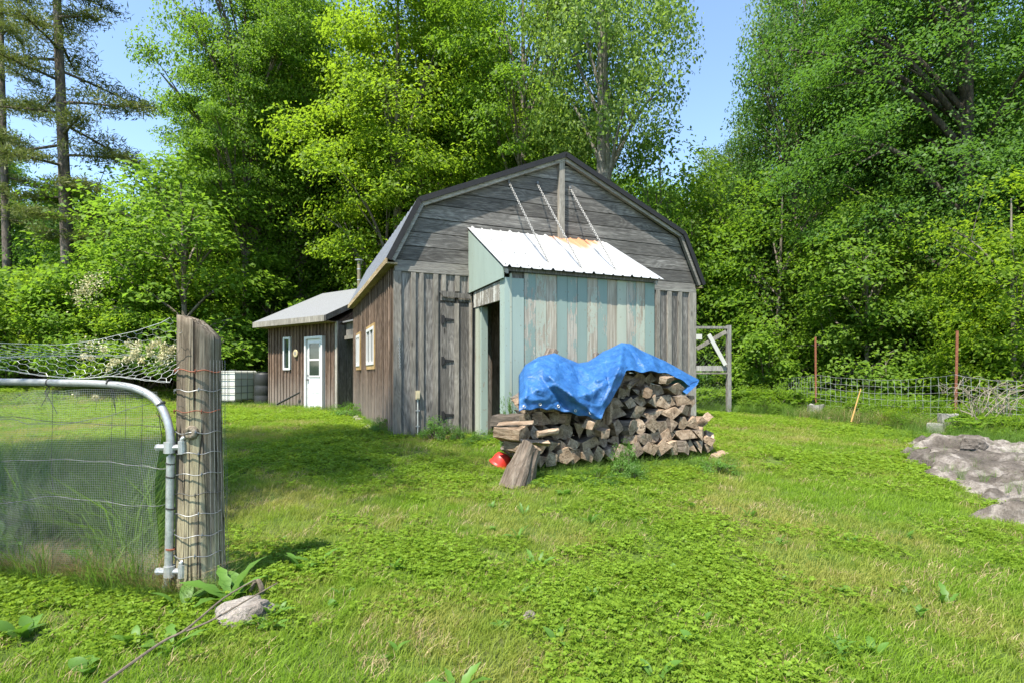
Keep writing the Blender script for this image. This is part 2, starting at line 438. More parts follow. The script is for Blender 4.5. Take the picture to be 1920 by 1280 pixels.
# right of the porch
u0 = u_at(1196); 
for a, b in ((1196, 1233), (1233, 1246), (1246, 1266), (1266, 1283), (1283, 1295)):
    fr(a, b-.4, GZ, 2.768, GREY, 'wall_board', 0, .03)
for a, b in ((1229, 1236), (1250, 1258), (1270, 1277)):
    fr(a, b, GZ, 2.765, GREYL, 'batten', -.028, -.001)
board('corner_board', u_at(1290.5), WID, -.035, 0, GZ, 2.768, GREYL)
board('gable_post', u_at(1045), u_at(1054.5), -.09, -.006, 3.5, 4.93, GREYL)
# left side cladding
v = 0.04; k = 0
while v < LEN-.02:
    wd = rnd.uniform(.2, .25); v2 = min(LEN, v+wd)
    segs = [(.02, 2.9)]
    if 2.04 < (v+v2)/2 < 3.3: segs = [(.02, 1.24), (2.14, 2.9)]
    if 4.42 < (v+v2)/2 < 5.3: segs = [(.02, 1.24), (2.14, 2.9)]
    for a, b in segs:
        m = MB(); m.box(.004, .033, v, v2-.01, a, b); m.build('side_board', BROWN, barn)
        c = v2-.005
        if not (2.0 < c < 3.34 or 4.4 < c < 5.32) or len(segs) == 2:
            m = MB(); m.box(-.022+rnd.uniform(-.004, .004), .003, c-.03, c+.03, a, b); m.build('batten', BROWN, barn)
    v = v2
# window_ on the left side
def side_window(v0, v1, z0, z1):
    m = MB()
    for (a, b, c, d) in ((v0-.06, v1+.06, z1, z1+.06), (v0-.06, v1+.06, z0-.09, z0), (v0-.06, v0, z0, z1), (v1, v1+.06, z0, z1)):
        m.box(-.032, .0, a, b, c, d)
    f = m.build('window', RAWTRIM, barn)
    m = MB()
    for (a, b, c, d) in ((v0, v1, z1-.06, z1), (v0, v1, z0, z0+.06), (v0, v0+.06, z0+.06, z1-.06), (v1-.06, v1, z0+.06, z1-.06), ((v0+v1)/2-.035, (v0+v1)/2+.035, z0+.06, z1-.06)):
        m.box(-.045, .01, a+.001, b-.001, c, d)
    m.build('window_frame', WHITE, f)
    for a, b in ((v0+.06, (v0+v1)/2-.035), ((v0+v1)/2+.035, v1-.06)):
        m = MB(); m.box(-.012, -.004, a, b, z0+.06, z1-.06); m.build('pane', GLASS, f)
side_window(2.13, 3.22, 1.33, 2.08)
side_window(4.52, 5.2, 1.33, 2.08)
# roof
PRO = [(-.13, 2.93), (.36, 3.92), (3.0, 5.06), (5.65, 3.92), (6.14, 2.93)]
def roofplane(p, q, mat, name):
    d = Vector((q[0]-p[0], 0, q[1]-p[1])); L = d.length; d.normalize(); nrm = Vector((-d.z, 0, d.x))
    if nrm.z < 0: nrm = -nrm
    M = Matrix.Translation(Vector((p[0], 0, p[1]))) @ Matrix((( d.x, 0, nrm.x, 0), (0, 1, 0, 0), (d.z, 0, nrm.z, 0), (0, 0, 0, 1)))
    m = MB(); m.box(0, L, -.12, LEN+.13, -.035, 0, M=M)
    y = 0
    while y < LEN+.1:
        m.box(.01, L-.01, y, y+.03, 0.001, .022, M=M); y += .305
    m.build(name, mat, barn)
    m = MB(); m.box(0, L, -.142, -.122, -.06, .026, M=M); m.build('rake_trim', BLACKM, barn)
    m = MB(); m.box(.03, L-.03, -.1, -.035, -.115, -.04, M=M); m.build('fly_rafter', GREYLH, barn)
for a, b in zip(PRO[:-1], PRO[1:]):
    roofplane(a, b, ROOF_SKY if a[0] < 0 else BLACKM, 'roof_sheet')  # left lower slope takes the painted sky reflection, the others stay black
m = MB()
m.box(-.13, .03, -.1, LEN+.1, 2.86, 2.885); m.build('soffit_board', SOFFIT, barn)
m = MB(); m.box(-.152, -.132, -.11, LEN+.1, 2.86, 2.95); m.build('eave_board', SOFFIT, barn)
m = MB(); m.box(6.04, 6.13, -.1, LEN+.1, 2.86, 2.885); m.build('soffit_board', SOFFIT, barn)
# stone footing along the left wall
for i in range(9):
    m = MB(); vv = .9+i*.5+rnd.uniform(-.1, .1); m.lathe([(0, .12), (.09, .11), (.14, .05), (.15, -.05)], 7)
    o = m.build('fieldstone', WSTONE, None); p = BL(-.16, vv, 0)
    o.location = (p.x, p.y, ground_z(p.x, p.y)-.03); o.rotation_euler = (.2, .1, rnd.random()*6); o.scale = (rnd.uniform(.6, 1.2), rnd.uniform(.6, 1), rnd.uniform(.6, 1.1))
    tag(o, 'small pale fieldstone lying along the foot of the brown barn side wall', 'stone', 'stones along the barn side wall')

# ------------------------------------------------------------------ porch on the front (part of the barn)
porch = bpy.data.objects.new('lean_to_porch', None); col.objects.link(porch); porch.parent = barn; porch.empty_display_size = .1
porch['label'] = 'boxy board porch with peeling teal paint and a white metal roof'
PV = -1.53; PU0 = 1.257; PU1 = 3.864
def pb(name, x0, x1, y0, y1, z0, z1, mat, paint=.8, jit=.003): return board(name, x0, x1, y0, y1, z0, z1, mat, porch, jit, paint)
bx = [983.4, 1005, 1024.6, 1044.5, 1063.6, 1082.8, 1101, 1120.4, 1138.6, 1157, 1175, 1192.5, 1209.3, 1227]
pm = [(TEAL, .50), (CREAM, .50), (CREAM, .46), (TEAL, .62), (TEAL, .50), (TEAL, .66), (CREAM, .48), (TEAL, .58), (CREAM, .36), (CREAM, .62), (TEAL, .46), (CREAM, .47), (TEAL, .72)]
for i, (mt, p) in enumerate(pm):
    pb('front_board', u_at(bx[i], PV)+.003, u_at(bx[i+1], PV)-.003, PV-.0+rnd.uniform(-.004, .004), PV+.025, .06, 2.585, mt, p)
pb('front_board', u_at(959.5, PV), u_at(981.8, PV), PV-.008, PV+.02, .06, 2.5, PALE, .72)
pb('strip_or_gap_shade', u_at(955.3, PV), u_at(959, PV), PV-.015, PV+.02, .06, 2.56, CREAM, .75)
pb('strip_or_gap_shade', u_at(981.9, PV), u_at(983.2, PV), PV+.012, PV+.03, .06, 2.5, BLACKM, 0)  # black strip painted in as the shade of the open gap between boards
m = MB(); m.box(u_at(960, PV), PU1, PV+.03, PV+.06, .06, 2.6); m.build('inner_panel', GREY, porch)
# right side wall
v = PV+.03
while v < -.06:
    v2 = min(-.035, v+.145); m = MB(); m.box(PU1-.03, PU1, v, v2-.005, .06, 2.5); o = m.build('side_board', TEAL, porch); o['paint'] = rnd.uniform(.4, .7); v = v2
# left side: corner post, jamb, header, triangular panel
pb('corner_post', PU0, PU0+.085, PV-.012, PV+.155, .04, 2.5, PALE, .78)
pb('door_jamb', PU0, PU0+.04, -.42, -.26, .02, 2.21, CREAM, .6)
pb('door_jamb', PU0+.03, PU0+.14, -.47, -.425, .02, 2.21, PALE, .6)
m = MB(); m.prism([(-.2, 2.22), (-1.37, 2.195), (-1.37, 2.47), (-.2, 2.47)], PU0-.01, PU0+.03, axis=0); o = m.build('door_header', WHITEP, porch); o['paint'] = .46
RT, RB, RV = 3.585, 2.63, -1.66         # roof height at the wall, at the edge, and its reach
def rz(v): return RT+(RB-RT)*(v/RV)
edges = [-.0, -.27, -.53, -.79, -1.05, -1.31, -1.56]
for a, b in zip(edges[:-1], edges[1:]):
    m = MB(); a2 = a-.003
    za = max(2.49, rz(a2)-.05); zb = max(2.49, rz(b)-.05)
    m.prism([(a2, 2.485), (b, 2.485), (b, zb+.0), (a2, za)], PU0-.035, PU0-.012, axis=0)
    o = m.build('cheek_board', PALE, porch); o['paint'] = .8
m = MB(); m.prism([(-.03, RT-.075), (-.03, 2.5), (-1.5, 2.5), (-1.5, rz(-1.5)-.075)], PU1-.03, PU1-.002, axis=0); o = m.build('cheek_board', PALE, porch); o['paint'] = .7
# roof rafters / eave board
m = MB(); m.prism([(-.02, RT-.03), (RV+.04, RB-.03), (RV+.04, RB-.09), (-.02, RT-.09)], PU0-.01, PU0+.03, axis=0); m.build('rafter', GREYL, porch)
m = MB(); m.prism([(-.02, RT-.03), (RV+.04, RB-.03), (RV+.04, RB-.09), (-.02, RT-.09)], PU1-.08, PU1-.04, axis=0); m.build('rafter', GREYL, porch)
m = MB(); m.box(PU0+.03, PU1, PV-.05, PV-.02, 2.585, 2.64); m.build('eave_board', GREY, porch)
def roof_metal():
    m = N('white_ribbed_metal'); tc = m.n('TexCoord'); sp = m.n('SeparateXYZ'); m.l(tc.outputs['Object'], sp.inputs[0])
    n = m.noise(tc.outputs['Object'], 2.5, 5, .6); nf = m.noise(tc.outputs['Object'], 30, 4, .7)
    c = m.ramp(n, [(.3, (.33, .335, .335)), (.7, (.46, .465, .46))])
    mp = m.n('Mapping'); mp.inputs['Scale'].default_value = (9, .9, .9); m.l(tc.outputs['Object'], mp.inputs[0])
    st = m.noise(mp.outputs[0], 1, 5, .65)
    du = m.math('ABSOLUTE', m.math('SUBTRACT', sp.outputs[0], 3.22)); dv = sp.outputs[1]
    near = m.math('SUBTRACT', m.math('SUBTRACT', 1.0, m.math('MULTIPLY', du, 1.4)), m.math('MULTIPLY', m.math('ABSOLUTE', dv), 1.25))
    k = m.math('ADD', m.math('ADD', m.math('MULTIPLY', near, .75), m.math('MULTIPLY', st, .75)), m.math('MULTIPLY', nf, .2))
    mk = m.ramp(k, [(.58, 0.0), (.78, .9)])
    c = m.mix(mk, c, m.mix(nf, (.42, .14, .05), (.6, .3, .14)))
    m.base(c, .42, .45, .1); return m.m
RM = roof_metal()
nx = 4; x0 = PU0-.055; x1 = PU1+.045; dx = (x1-x0)/nx
for i in range(nx):
    a = x0+i*dx; b = a+dx; prof = []
    nr = 4; x = a
    prof.append((a, 0))
    for r_ in range(nr):
        c = a+(r_+.5)*dx/nr; big = r_ == 0
        hw, hh = (.018, .03) if big else (.012, .016)
        prof += [(c-hw-.012, 0), (c-hw*.5, hh), (c+hw*.5, hh), (c+hw+.012, 0)]
    prof.append((b+.004, 0)); off = .0012*i
    vs = []; n_ = len(prof); fs = []
    for (vv, zz) in ((-.01, RT), (RV, RB)):
        for x, h in prof: vs.append((x, vv, zz+h+off))
    for (vv, zz) in ((-.01, RT-.004), (RV, RB-.004)):
        for x, h in prof: vs.append((x, vv, zz+h+off))
    for k in range(n_-1):
        fs += [(k, k+1, n_+k+1, n_+k), (2*n_+k+1, 2*n_+k, 3*n_+k, 3*n_+k+1), (n_+k, n_+k+1, 3*n_+k+1, 3*n_+k), (k+1, k, 2*n_+k, 2*n_+k+1)]
    fs += [(0, n_, 3*n_, 2*n_), (n_-1, 2*n_-1, 4*n_-1, 3*n_-1)]
    m = MB(); m.add(vs, fs); m.build('roof_sheet', RM, porch)
m = MB()
for i in range(16):
    for vv in (-.05, -.55, -1.1, -1.6):
        x = x0+.05+(x1-x0-.1)*i/15; zz = rz(vv); m.lathe([(0, .014), (.008, .012), (.009, 0)], 6, Matrix.Translation((x, vv, zz+.004)))
sc_o = m.build('screws', GALVD, porch); sc_o['kind'] = 'stuff'

# chains from the gable to the porch roof
GALVC = simple('chain_steel', (.3, .3, .29), .5, .4, .4, .4, 60)
def chain(name, p0, p1, label, grp, link=.055, rad=.0055, mat=GALVC, sag=.0, wid=.015):
    p0 = Vector(p0); p1 = Vector(p1); L = (p1-p0).length; n = max(3, int(L/(link*.72))); m = MB()
    d = (p1-p0).normalized(); a = d.cross(Vector((0, 0, 1))).normalized() if abs(d.z) < .98 else Vector((1, 0, 0)); b = d.cross(a)
    for i in range(n):
        t = (i+.5)/n; c = p0.lerp(p1, t)-Vector((0, 0, sag*4*t*(1-t))); s = a if i % 2 else b
        ring = []
        for k in range(8):
            q = 2*math.pi*k/8; ring.append(c+d*math.cos(q)*link*.5+s*math.sin(q)*wid)
        ring.append(ring[0]); m.tube(ring, rad, 4, cap=False)
    o = m.build(name, mat, None, recalc=False); return tag(o, label, 'chain', grp)
def wp(u, v, z): return BL(u, v, z)
for (tu, tz, bu, lab) in ((1.931, 4.46, 1.99, 'steel chain from gable to porch roof, the one nearest the triangular cheek'),
                       (2.479, 4.49, 2.527, 'steel chain from gable to porch roof crossing in front of the vertical gable post'),
                       (3.129, 4.50, 3.142, 'steel chain from gable running down over the rusty corner of the porch roof')):
    chain('chain', wp(tu, -.02, tz), wp(bu, -1.5, 2.735), lab, 'chains holding the porch roof')
    m = MB(); p = wp(tu, 0, tz)
    m.tube([p, wp(tu, -.05, tz)], .012, 6); m.tube([wp(tu, -.04, tz+.02), wp(tu, -.045, tz-.025)], .02, 6); o = m.build('eye_bolt', GALVD, None)
    o.parent = barn; o.matrix_parent_inverse = Matrix.LocRotScale(BP, Matrix.Rotation(YAW, 3, 'Z'), None).inverted()
uu, zz = uz(747.7, 634); uu2, zz2 = uz(748.7, 689)
chain('chain', wp(uu, -.045, zz), wp(uu2, -.045, zz2), 'short thin chain hanging from a nail on the left corner board of the barn', None, .035, .004, WIREL, wid=.011)
# rope end by porch
m = MB(); u1 = u_at(883, -.06); m.tube([wp(u1, -.06, 2.9), wp(u1+.005, -.06, 2.4), wp(u1+.01, -.06, 1.74)], .006, 5)
tag(m.build('cord', TWIGL, None), 'thin tan cord hanging down the barn wall beside the porch doorway', 'cord')
# conduit with outlet box
cd = thing('conduit', wp(u_at(782), -.03, 0), YAW, 'grey electrical conduit with a tan outlet box against the barn front', 'conduit')
m = MB(); m.tube([(0, -.02, -.05), (0, -.02, .74)], .014, 8); m.build('pipe', PVC, cd)
m = MB(); m.box(-.03, .03, -.05, .0, .74, .88); m.box(-.025, .025, -.06, -.051, .76, .86); m.build('outlet_box', OUTB, cd)
for z in (.3, .55): m = MB(); m.box(-.03, .03, -.037, -.0, z, z+.02); m.build('strap', GALV, cd)

# ------------------------------------------------------------------ outbuilding
OR_ = Vector((-4.855, 14.7, 0)); OD = Vector((-.8137, .5812, 0)); OB = Vector((.5812, .8137, 0))
shed = bpy.data.objects.new('outbuilding', None); col.objects.link(shed)
# local x runs from the right corner to the left one, local y runs back
shed.matrix_world = Matrix(((OD.x, OB.x, 0, OR_.x), (OD.y, OB.y, 0, OR_.y), (0, 0, 1, .1), (0, 0, 0, 1)))
Msh = shed.matrix_world.copy()
tag(shed, 'small brown board outbuilding with white door and pale roof behind the barn', 'outbuilding')
shed.rotation_euler = (0, 0, math.atan2(-OD.y, -OD.x)); shed.location = (OR_.x, OR_.y, .1); shed.scale = (1, 1, 1)
# use x' = -x so the frame stays right-handed
def sb(name, x0, x1, y0, y1, z0, z1, mat, parent=shed, mi=0):
    m = MB(); m.box(-x1, -x0, y0, y1, z0, z1); return m.build(name, mat, parent)
SW = 3.48; SD = 4.1; SH = 2.5; RH = 3.82
m = MB(); m.prism([(.04, -.1), (SD, -.1), (SD, SH), (SD/2, RH-.08), (.04, SH)], -SW+.02, -.02, axis=0); m.build('wall', DKBROWN, shed)
def sxz(px, py):
    t = (px-960)/F; L = (t*OR_.y-OR_.x)/(OD.x-t*OD.y); Y = OR_.y+OD.y*L; return L, EYE+(700-py)/F*Y-.1
dx0 = sxz(610, 700)[0]; dx1 = sxz(576.5, 700)[0]; dz = 2.12
wx0 = sxz(546, 700)[0]; wx1 = sxz(533, 700)[0]; wz0 = sxz(540, 693)[1]; wz1 = sxz(540, 632)[1]
x = .0
while x < SW-.02:
    x2 = min(SW, x+.168); mid = (x+x2)/2; segs = [(-.05, SH)]
    if dx0 < mid < dx1: segs = [(dz+.02, SH)]
    if wx0-.03 < mid < wx1+.03: segs = [(-.05, wz0), (wz1, SH)]
    for a, b in segs:
        sb('wall_board', x+.004, x2-.004, .002, .03, a, b, DKBROWN)
        if not (dx0-.03 < x2 < dx1+.03 and a < 1): sb('batten', x2-.022, x2+.022, -.022, .001, a, b, DKBROWN)
    x = x2
# right hand end wall
y = .05
while y < SD-.05:
    y2 = min(SD, y+.25); m = MB(); m.box(-.018, .004, y, y2-.01, -.05, min(SH, 2.5)); m.build('wall_board', GREY, shed); y = y2
sb('corner_board', -.03, .07, -.04, .0, -.05, SH, GREYL)
# door
dm = MB(); dm.box(-dx1, -dx0, -.02, .0, 0, dz); dobj = dm.build('door', WHITE, shed)
fw = .07
for (a, b, c, d) in ((dx0, dx0+fw, 0, dz), (dx1-fw, dx1, 0, dz), (dx0+fw, dx1-fw, dz-fw, dz)):
    sb('door_frame', a, b, -.11, -.021, c, d, WHITE, dobj)
ix0, ix1 = dx0+.1, dx1-.19
sb('door_leaf', ix0-.03, ix1+.1, -.06, -.021, .02, dz-fw-.01, WHITE, dobj)
lx0, lx1 = ix0+.08, ix1-.02
for (c, d) in ((1.0, 1.42), (1.48, 1.92)): sb('pane', lx0, lx1, -.066, -.061, c, d, GLASS, dobj)
for (a, b, c, d) in ((lx0-.03, lx1+.03, .955, 1.0), (lx0-.03, lx1+.03, 1.92, 1.95), (lx0-.03, lx0, 1.0, 1.92), (lx1, lx1+.03, 1.0, 1.92), (lx0, lx1, 1.425, 1.475)):
    sb('glazing_bar', a, b, -.08, -.061, c, d, WHITE, dobj)
for (a, b) in ((lx0, (lx0+lx1)/2-.03), ((lx0+lx1)/2+.03, lx1)):
    for (c, d) in ((.12, .42), (.5, .86)): sb('door_panel', a, b, -.068, -.061, c, d, WHITE, dobj)
m = MB(); m.tube([(-(ix1+.05), -.06, .88), (-(ix1+.05), -.12, .88)], .028, 8); m.tube([(-(ix1+.05), -.06, 1.0), (-(ix1+.05), -.08, 1.0)], .028, 8); m.build('handle', GALVD, dobj)
# tall narrow window
wm = MB()
for (a, b, c, d) in ((wx0, wx1, wz1-.06, wz1), (wx0, wx1, wz0, wz0+.06), (wx0, wx0+.06, wz0+.06, wz1-.06), (wx1-.06, wx1, wz0+.06, wz1-.06)): wm.box(-b, -a, -.05, .01, c, d)
wo = wm.build('window', WHITE, shed); sb('pane', wx0+.06, wx1-.06, -.015, -.005, wz0+.06, wz1-.06, GLASS, wo)
# roof
def srf(y0, z0, y1, z1, name, t=.05, x0=-.02, x1=3.66, mat=SHINGLE):
    m = MB(); m.prism([(y0, z0), (y1, z1), (y1, z1+t), (y0, z0+t)], -x1, -x0, axis=0); return m.build(name, mat, shed)
srf(-.42, SH+.09, SD/2, RH-.03, 'roof'); srf(SD/2+.001, RH-.03, SD+.42, SH+.09, 'roof')
m = MB(); m.box(-3.66, .02, -.445, -.421, SH-.03, SH+.135); m.build('fascia', GREYL, shed)
m = MB(); m.box(-3.64, .0, -.42, .0, SH-.03, SH-.01); m.build('soffit', SOFFIT, shed)
m = MB(); m.prism([(-.42, SH+.14), (SD/2, RH+.02), (SD/2, RH-.14), (-.42, SH-.02)], .021, .05, axis=0); m.build('rake_board', GREY, shed)
m = MB(); m.prism([(0, SH-.1), (SD, SH-.1), (SD/2, RH-.1)], -.018, .004, axis=0); m.build('gable_panel', BROWN, shed)
# hanging plaque
gx_, gz_ = sxz(557, 662)
pq = thing('oval_plaque', shed.matrix_basis @ Vector((-gx_, -.05, gz_)), shed.rotation_euler.z, 'round tan plaque hanging on the brown wall between narrow window and door', 'plaque')
m = MB(); Mq = Matrix.Rotation(R(90), 4, 'X'); m.lathe([(0, .02), (.1, .018), (.118, .008), (.12, 0), (0, 0)], 20, Mq); m.build('disc', TANP, pq)
m = MB(); m.tube([(-.04, 0, .1), (0, -.0, .19), (.04, 0, .1)], .004, 4); m.build('hanger', DWIRE, pq)
m = MB(); m.lathe([(0, .026), (.03, .022), (.06, .021)], 10, Mq); m.build('boss', GREYL, pq)
# link between outbuilding and barn
lk = thing('connecting_shed', (-4.78, 14.75, .1), R(-52), 'narrow grey board passage with a white beam joining outbuilding and barn', 'shed')
for i in range(6):
    m = MB(); m.box(i*.16, i*.16+.152, .5, .53, -.1, 2.5); m.build('wall_board', GREY, lk)
m = MB(); m.box(0, .95, .1, .14, 2.0, 2.1); m.build('beam', GREYL, lk)
for i in range(6): m = MB(); m.box(i*.16, i*.16+.15, .15, .18, 2.1, 2.45); m.build('upper_board', GREY, lk)
m = MB(); m.box(0, .97, .05, .9, 2.46, 2.5); m.build('roof', SHINGLE, lk)
# stovepipe
sp_ = thing('stovepipe', (-4.95, 17.1, 3.6), 0, 'brownish metal stovepipe with a flat cap rising above the outbuilding roof', 'chimney')
m = MB(); m.tube([(0, 0, -.4), (0, 0, 1.1)], .065, 12); m.build('pipe', simple('tarnished_flue', (.3, .24, .14), .4, .5, .6, .4, 8), sp_)
for z in (.2, .55, .9): m = MB(); m.tube([(0, 0, z), (0, 0, z+.03)], .072, 12); m.build('band', GALV, sp_)
m = MB(); m.tube([(0, 0, 1.2), (0, 0, 1.22)], .14, 12)
for a in (0, 2.1, 4.2): m.tube([(.06*math.cos(a), .06*math.sin(a), 1.08), (.08*math.cos(a), .08*math.sin(a), 1.2)], .006, 4)
m.build('cap', GALV, sp_)
# leaning stick by wall
p0 = pt(520, 757, 15.9); p1 = pt(562, 735, 15.6); m = MB(); m.tube([p0, p0.lerp(p1, .5), p1], [.03, .028, .022], 6)
tag(m.build('stick', BLACKP, None), 'dark pole leaning low against the brown outbuilding wall', 'pole')
# IBC tote
tq = gpt(437, 17.6)
tote = thing('water_tote', tq, R(-18), 'white plastic water tote in a square wire cage beside the outbuilding', 'water tank')
m = MB()
def rbox(m, x0, x1, y0, y1, z0, z1, c=.06):
    m.prism([(x0+c, z0), (x1-c, z0), (x1, z0+c), (x1, z1-c), (x1-c, z1), (x0+c, z1), (x0, z1-c), (x0, z0+c)], y0, y1)
rbox(m, -.56, .56, -.46, .46, .17, 1.14); m.build('tank', TOTE, tote)
for k in range(5): m = MB(); z = .2+k*.225; m.tube([(-.6, -.5, z), (.6, -.5, z), (.6, .5, z), (-.6, .5, z), (-.6, -.5, z)], .011, 5); m.build('cage_bar', GALVD, tote)
for k in range(5):
    for (x, y) in ((-.6+.3*k, -.5), (-.6+.3*k, .5)): m = MB(); m.tube([(x, y, .14), (x, y, 1.13)], .011, 5); m.build('cage_bar', GALVD, tote)
for k in (-.25, 0, .25): m = MB(); m.tube([(.6, k, .14), (.6, k, 1.13)], .011, 5); m.build('cage_bar', GALVD, tote)
for x in (-.5, 0, .5): m = MB(); m.box(x-.06, x+.06, -.48, .48, 0, .14); m.build('pallet_foot', BLACKP, tote)
m = MB(); m.tube([(0, 0, 1.14), (0, 0, 1.19)], .11, 14); m.build('cap', BLACKP, tote)
p = gpt(495, 17.2)
tb = thing('black_barrel', p, 0, 'black plastic barrel between the white water tote and the outbuilding', 'barrel')
m = MB(); m.lathe([(0, 0), (.27, 0), (.29, .05), (.3, .3), (.285, .33), (.3, .36), (.3, .62), (.285, .65), (.3, .68), (.29, 1.0), (.27, 1.05), (0, 1.05)], 20); m.build('drum', BLACKP, tb, True)
m = MB(); m.tube([(0, 0, 1.05), (0, 0, 1.09)], .12, 14); m.build('lid', BLACKP, tb)

# ------------------------------------------------------------------ wood post and gate
post_p = Vector(((375-960)/F*2.97, 2.97, -.16))
fp = thing('gate_post', post_p, 0, 'thick split-top weathered wooden gate post wrapped with rows of fence wire', 'post')
def post_mat():
    m = N('split_cedar_post'); c = m.coord((22, 22, 1.1)); g = m.noise(c, 1, 7, .72, 1.0); g2 = m.noise(m.coord((90, 90, 6)), 1, 3, .7)
    cc = m.ramp(g, [(.3, (.05, .04, .03)), (.47, (.165, .135, .1)), (.65, (.33, .285, .22))])
    st = m.noise(m.coord((11, 11, .8)), 1, 3, .6, .5); gm = m.n('NewGeometry'); sp = m.n('SeparateXYZ'); m.l(gm.outputs['Position'], sp.inputs[0])
    low = m.ramp(m.math('ADD', m.math('MULTIPLY', st, 1.6), m.math('MULTIPLY', sp.outputs[2], -.45)), [(.42, 0.0), (.6, .85)])
    cc = m.mix(low, cc, m.mix(g2, (.24, .205, .12), (.46, .41, .27)))
    cc = m.mix(m.ramp(g2, [(.35, .5), (.55, 0.0)]), cc, (.05, .038, .025))
    wv = m.noise(m.coord((16, 16, .35)), 1, 2, .5)
    crack = m.ramp(m.math('ABSOLUTE', m.math('SUBTRACT', wv, .5)), [(.0, 1.0), (.018, 0.0)])
    cc = m.mix(crack, cc, (.015, .01, .008))
    m.base(cc, .9, .12); m.bump(m.math('SUBTRACT', m.math('ADD', g, m.math('MULTIPLY', g2, .35)), crack), .8, .012); return m.m
POSTM = post_mat()
m = MB(); nseg = 40; vs = []; nr = 46
for j in range(nseg+1):
    t = j/nseg
    for k in range(nr):
        a = 2*math.pi*k/nr; z = t*1.60
        r = .104+.022*(1-t)**1.6+.03*max(0, .12-t)/.12
        r *= 1+.035*math.sin(2*a+1)+.02*math.sin(5*a+t*2)+.03*mn.noise(Vector((math.cos(a)*2.5, math.sin(a)*2.5, z*1.2)))
        cr = mn.noise(Vector((math.cos(a)*9, math.sin(a)*9, z*.5))); r -= .006*max(0, cr*3-.6)
        top = 1.635-.075*(math.cos(a-.2)*.5+.5)-.06*max(0, math.cos(a-.2))*1.0
        zz_ = min(z, top+ .004*math.sin(9*a)) if j > nseg-4 else z*top/1.6*1.0
        vs.append((r*math.cos(a), r*math.sin(a), t*top if j < nseg else top))
    
fs = [(j*nr+k, j*nr+(k+1) % nr, (j+1)*nr+(k+1) % nr, (j+1)*nr+k) for j in range(nseg) for k in range(nr)]
c0 = len(vs)
for rr in (.7, .4):
    for k in range(nr):
        x, y, z = vs[nseg*nr+k]; vs.append((x*rr, y*rr, 1.58+(z-1.58)*rr+.018*(1-rr)*2+.004*math.sin(k*3)))
fs += [(nseg*nr+k, nseg*nr+(k+1) % nr, c0+(k+1) % nr, c0+k) for k in range(nr)]
fs += [(c0+k, c0+(k+1) % nr, c0+nr+(k+1) % nr, c0+nr+k) for k in range(nr)]
fs.append(tuple(c0+nr+k for k in range(nr)))
m.add(vs, fs); m.build('timber', POSTM, fp, True)
# knot
m = MB(); Mk = Matrix.Translation((.012, -.1, .99)) @ Matrix.Rotation(R(90), 4, 'X'); m.lathe([(0, .012), (.012, .02), (.022, .026), (.034, .018), (.042, 0)], 14, Mk); m.build('knot', POSTM, fp, True)
def zpx(py, Y=2.87): return EYE+(700-py)/F*Y+.16
for i, (py, mat_) in enumerate(((692, RUSTW), (731, GALVD), (770, RUSTW), (810, GALVD), (848, GALVD), (887, GALVD), (924, DWIRE), (962, GALVD), (1002, GALVD), (1040, GALVD))):
    m = MB(); z = zpx(py); path = []
    for k in range(25):
        a = math.pi*(1.02+.96*k/24)+rnd.uniform(-.01, .01); rr = .117+.022*(1-z/1.5)**1.6
        path.append((rr*math.cos(a), rr*math.sin(a)*1.02, z+.006*math.sin(k*.8+i)-.004*k/24*(3 if i == 0 else 1)))
    m.tube(path, .0028 if i else .0038, 5)
    for k in (5, 15+i % 3):
        q = Vector(path[k]); m.tube([q+Vector((0, -.004, -.012)), q+Vector((0, -.008, 0)), q+Vector((0, -.004, .012))], .0035, 4)
    m.build('wire_band', mat_, fp)
m = MB()
for k in range(7):
    a = R(-38+k*9); path = []
    for j in range(12):
        z = .12+j*.115; rr = .125+.022*(1-z/1.5)**1.6+rnd.uniform(0, .006); path.append((rr*math.cos(a), rr*math.sin(a), z))
    m.tube(path, .0012, 3)
m.build('mesh_wires', GALVD, fp)['kind'] = 'stuff'

# gate
GY0, GY1 = 2.86, 3.2
def gpx(px, py):                       # a point in the gate's plane seen at px, py
    # plane through hinge (318,Y 2.86) and (0, Y 3.18)
    A = Vector(((318-960)/F*2.86, 2.86)); B = Vector(((0-960)/F*3.18, 3.18)); d = B-A; t = (px-960)/F
    s = (t*A.y-A.x)/(d.x-t*d.y); Y = A.y+d.y*s
    return Vector((A.x+d.x*s, Y, EYE+(700-py)/F*Y))
gate = thing('pipe_gate', (gpx(318, 1150).x, gpx(318, 1150).y, 0), 0, 'galvanised pipe gate covered with fine wire mesh, hinged on the wooden post', 'gate')
GO = Vector(gate.location)
def G(px, py, off=0): return gpx(px, py)+Vector((.25, -.95, 0))*off-GO
def smooth_path(pts, n=6):
    out = []
    P = [pts[0]]+list(pts)+[pts[-1]]
    for i in range(1, len(P)-2):
        for k in range(n):
            t = k/n; p0, p1, p2, p3 = P[i-1], P[i], P[i+1], P[i+2]
            out.append(.5*((2*p1)+(p2-p0)*t+(2*p0-5*p1+4*p2-p3)*t*t+(3*p1-p0-3*p2+p3)*t**3))
    out.append(pts[-1]); return out
path = smooth_path([G(-620, 712), G(-200, 713), G(0, 715), G(120, 717), G(205, 720), G(258, 729), G(295, 752), G(314, 788), G(320, 830), G(319, 900), G(318, 980), G(316, 1060), G(313, 1095), G(304, 1125), G(285, 1150), G(250, 1165), G(150, 1172), G(0, 1172), G(-620, 1180)], 5)
m = MB(); m.tube(path, .0205, 12); m.build('pipe_frame', GALV, gate, True)
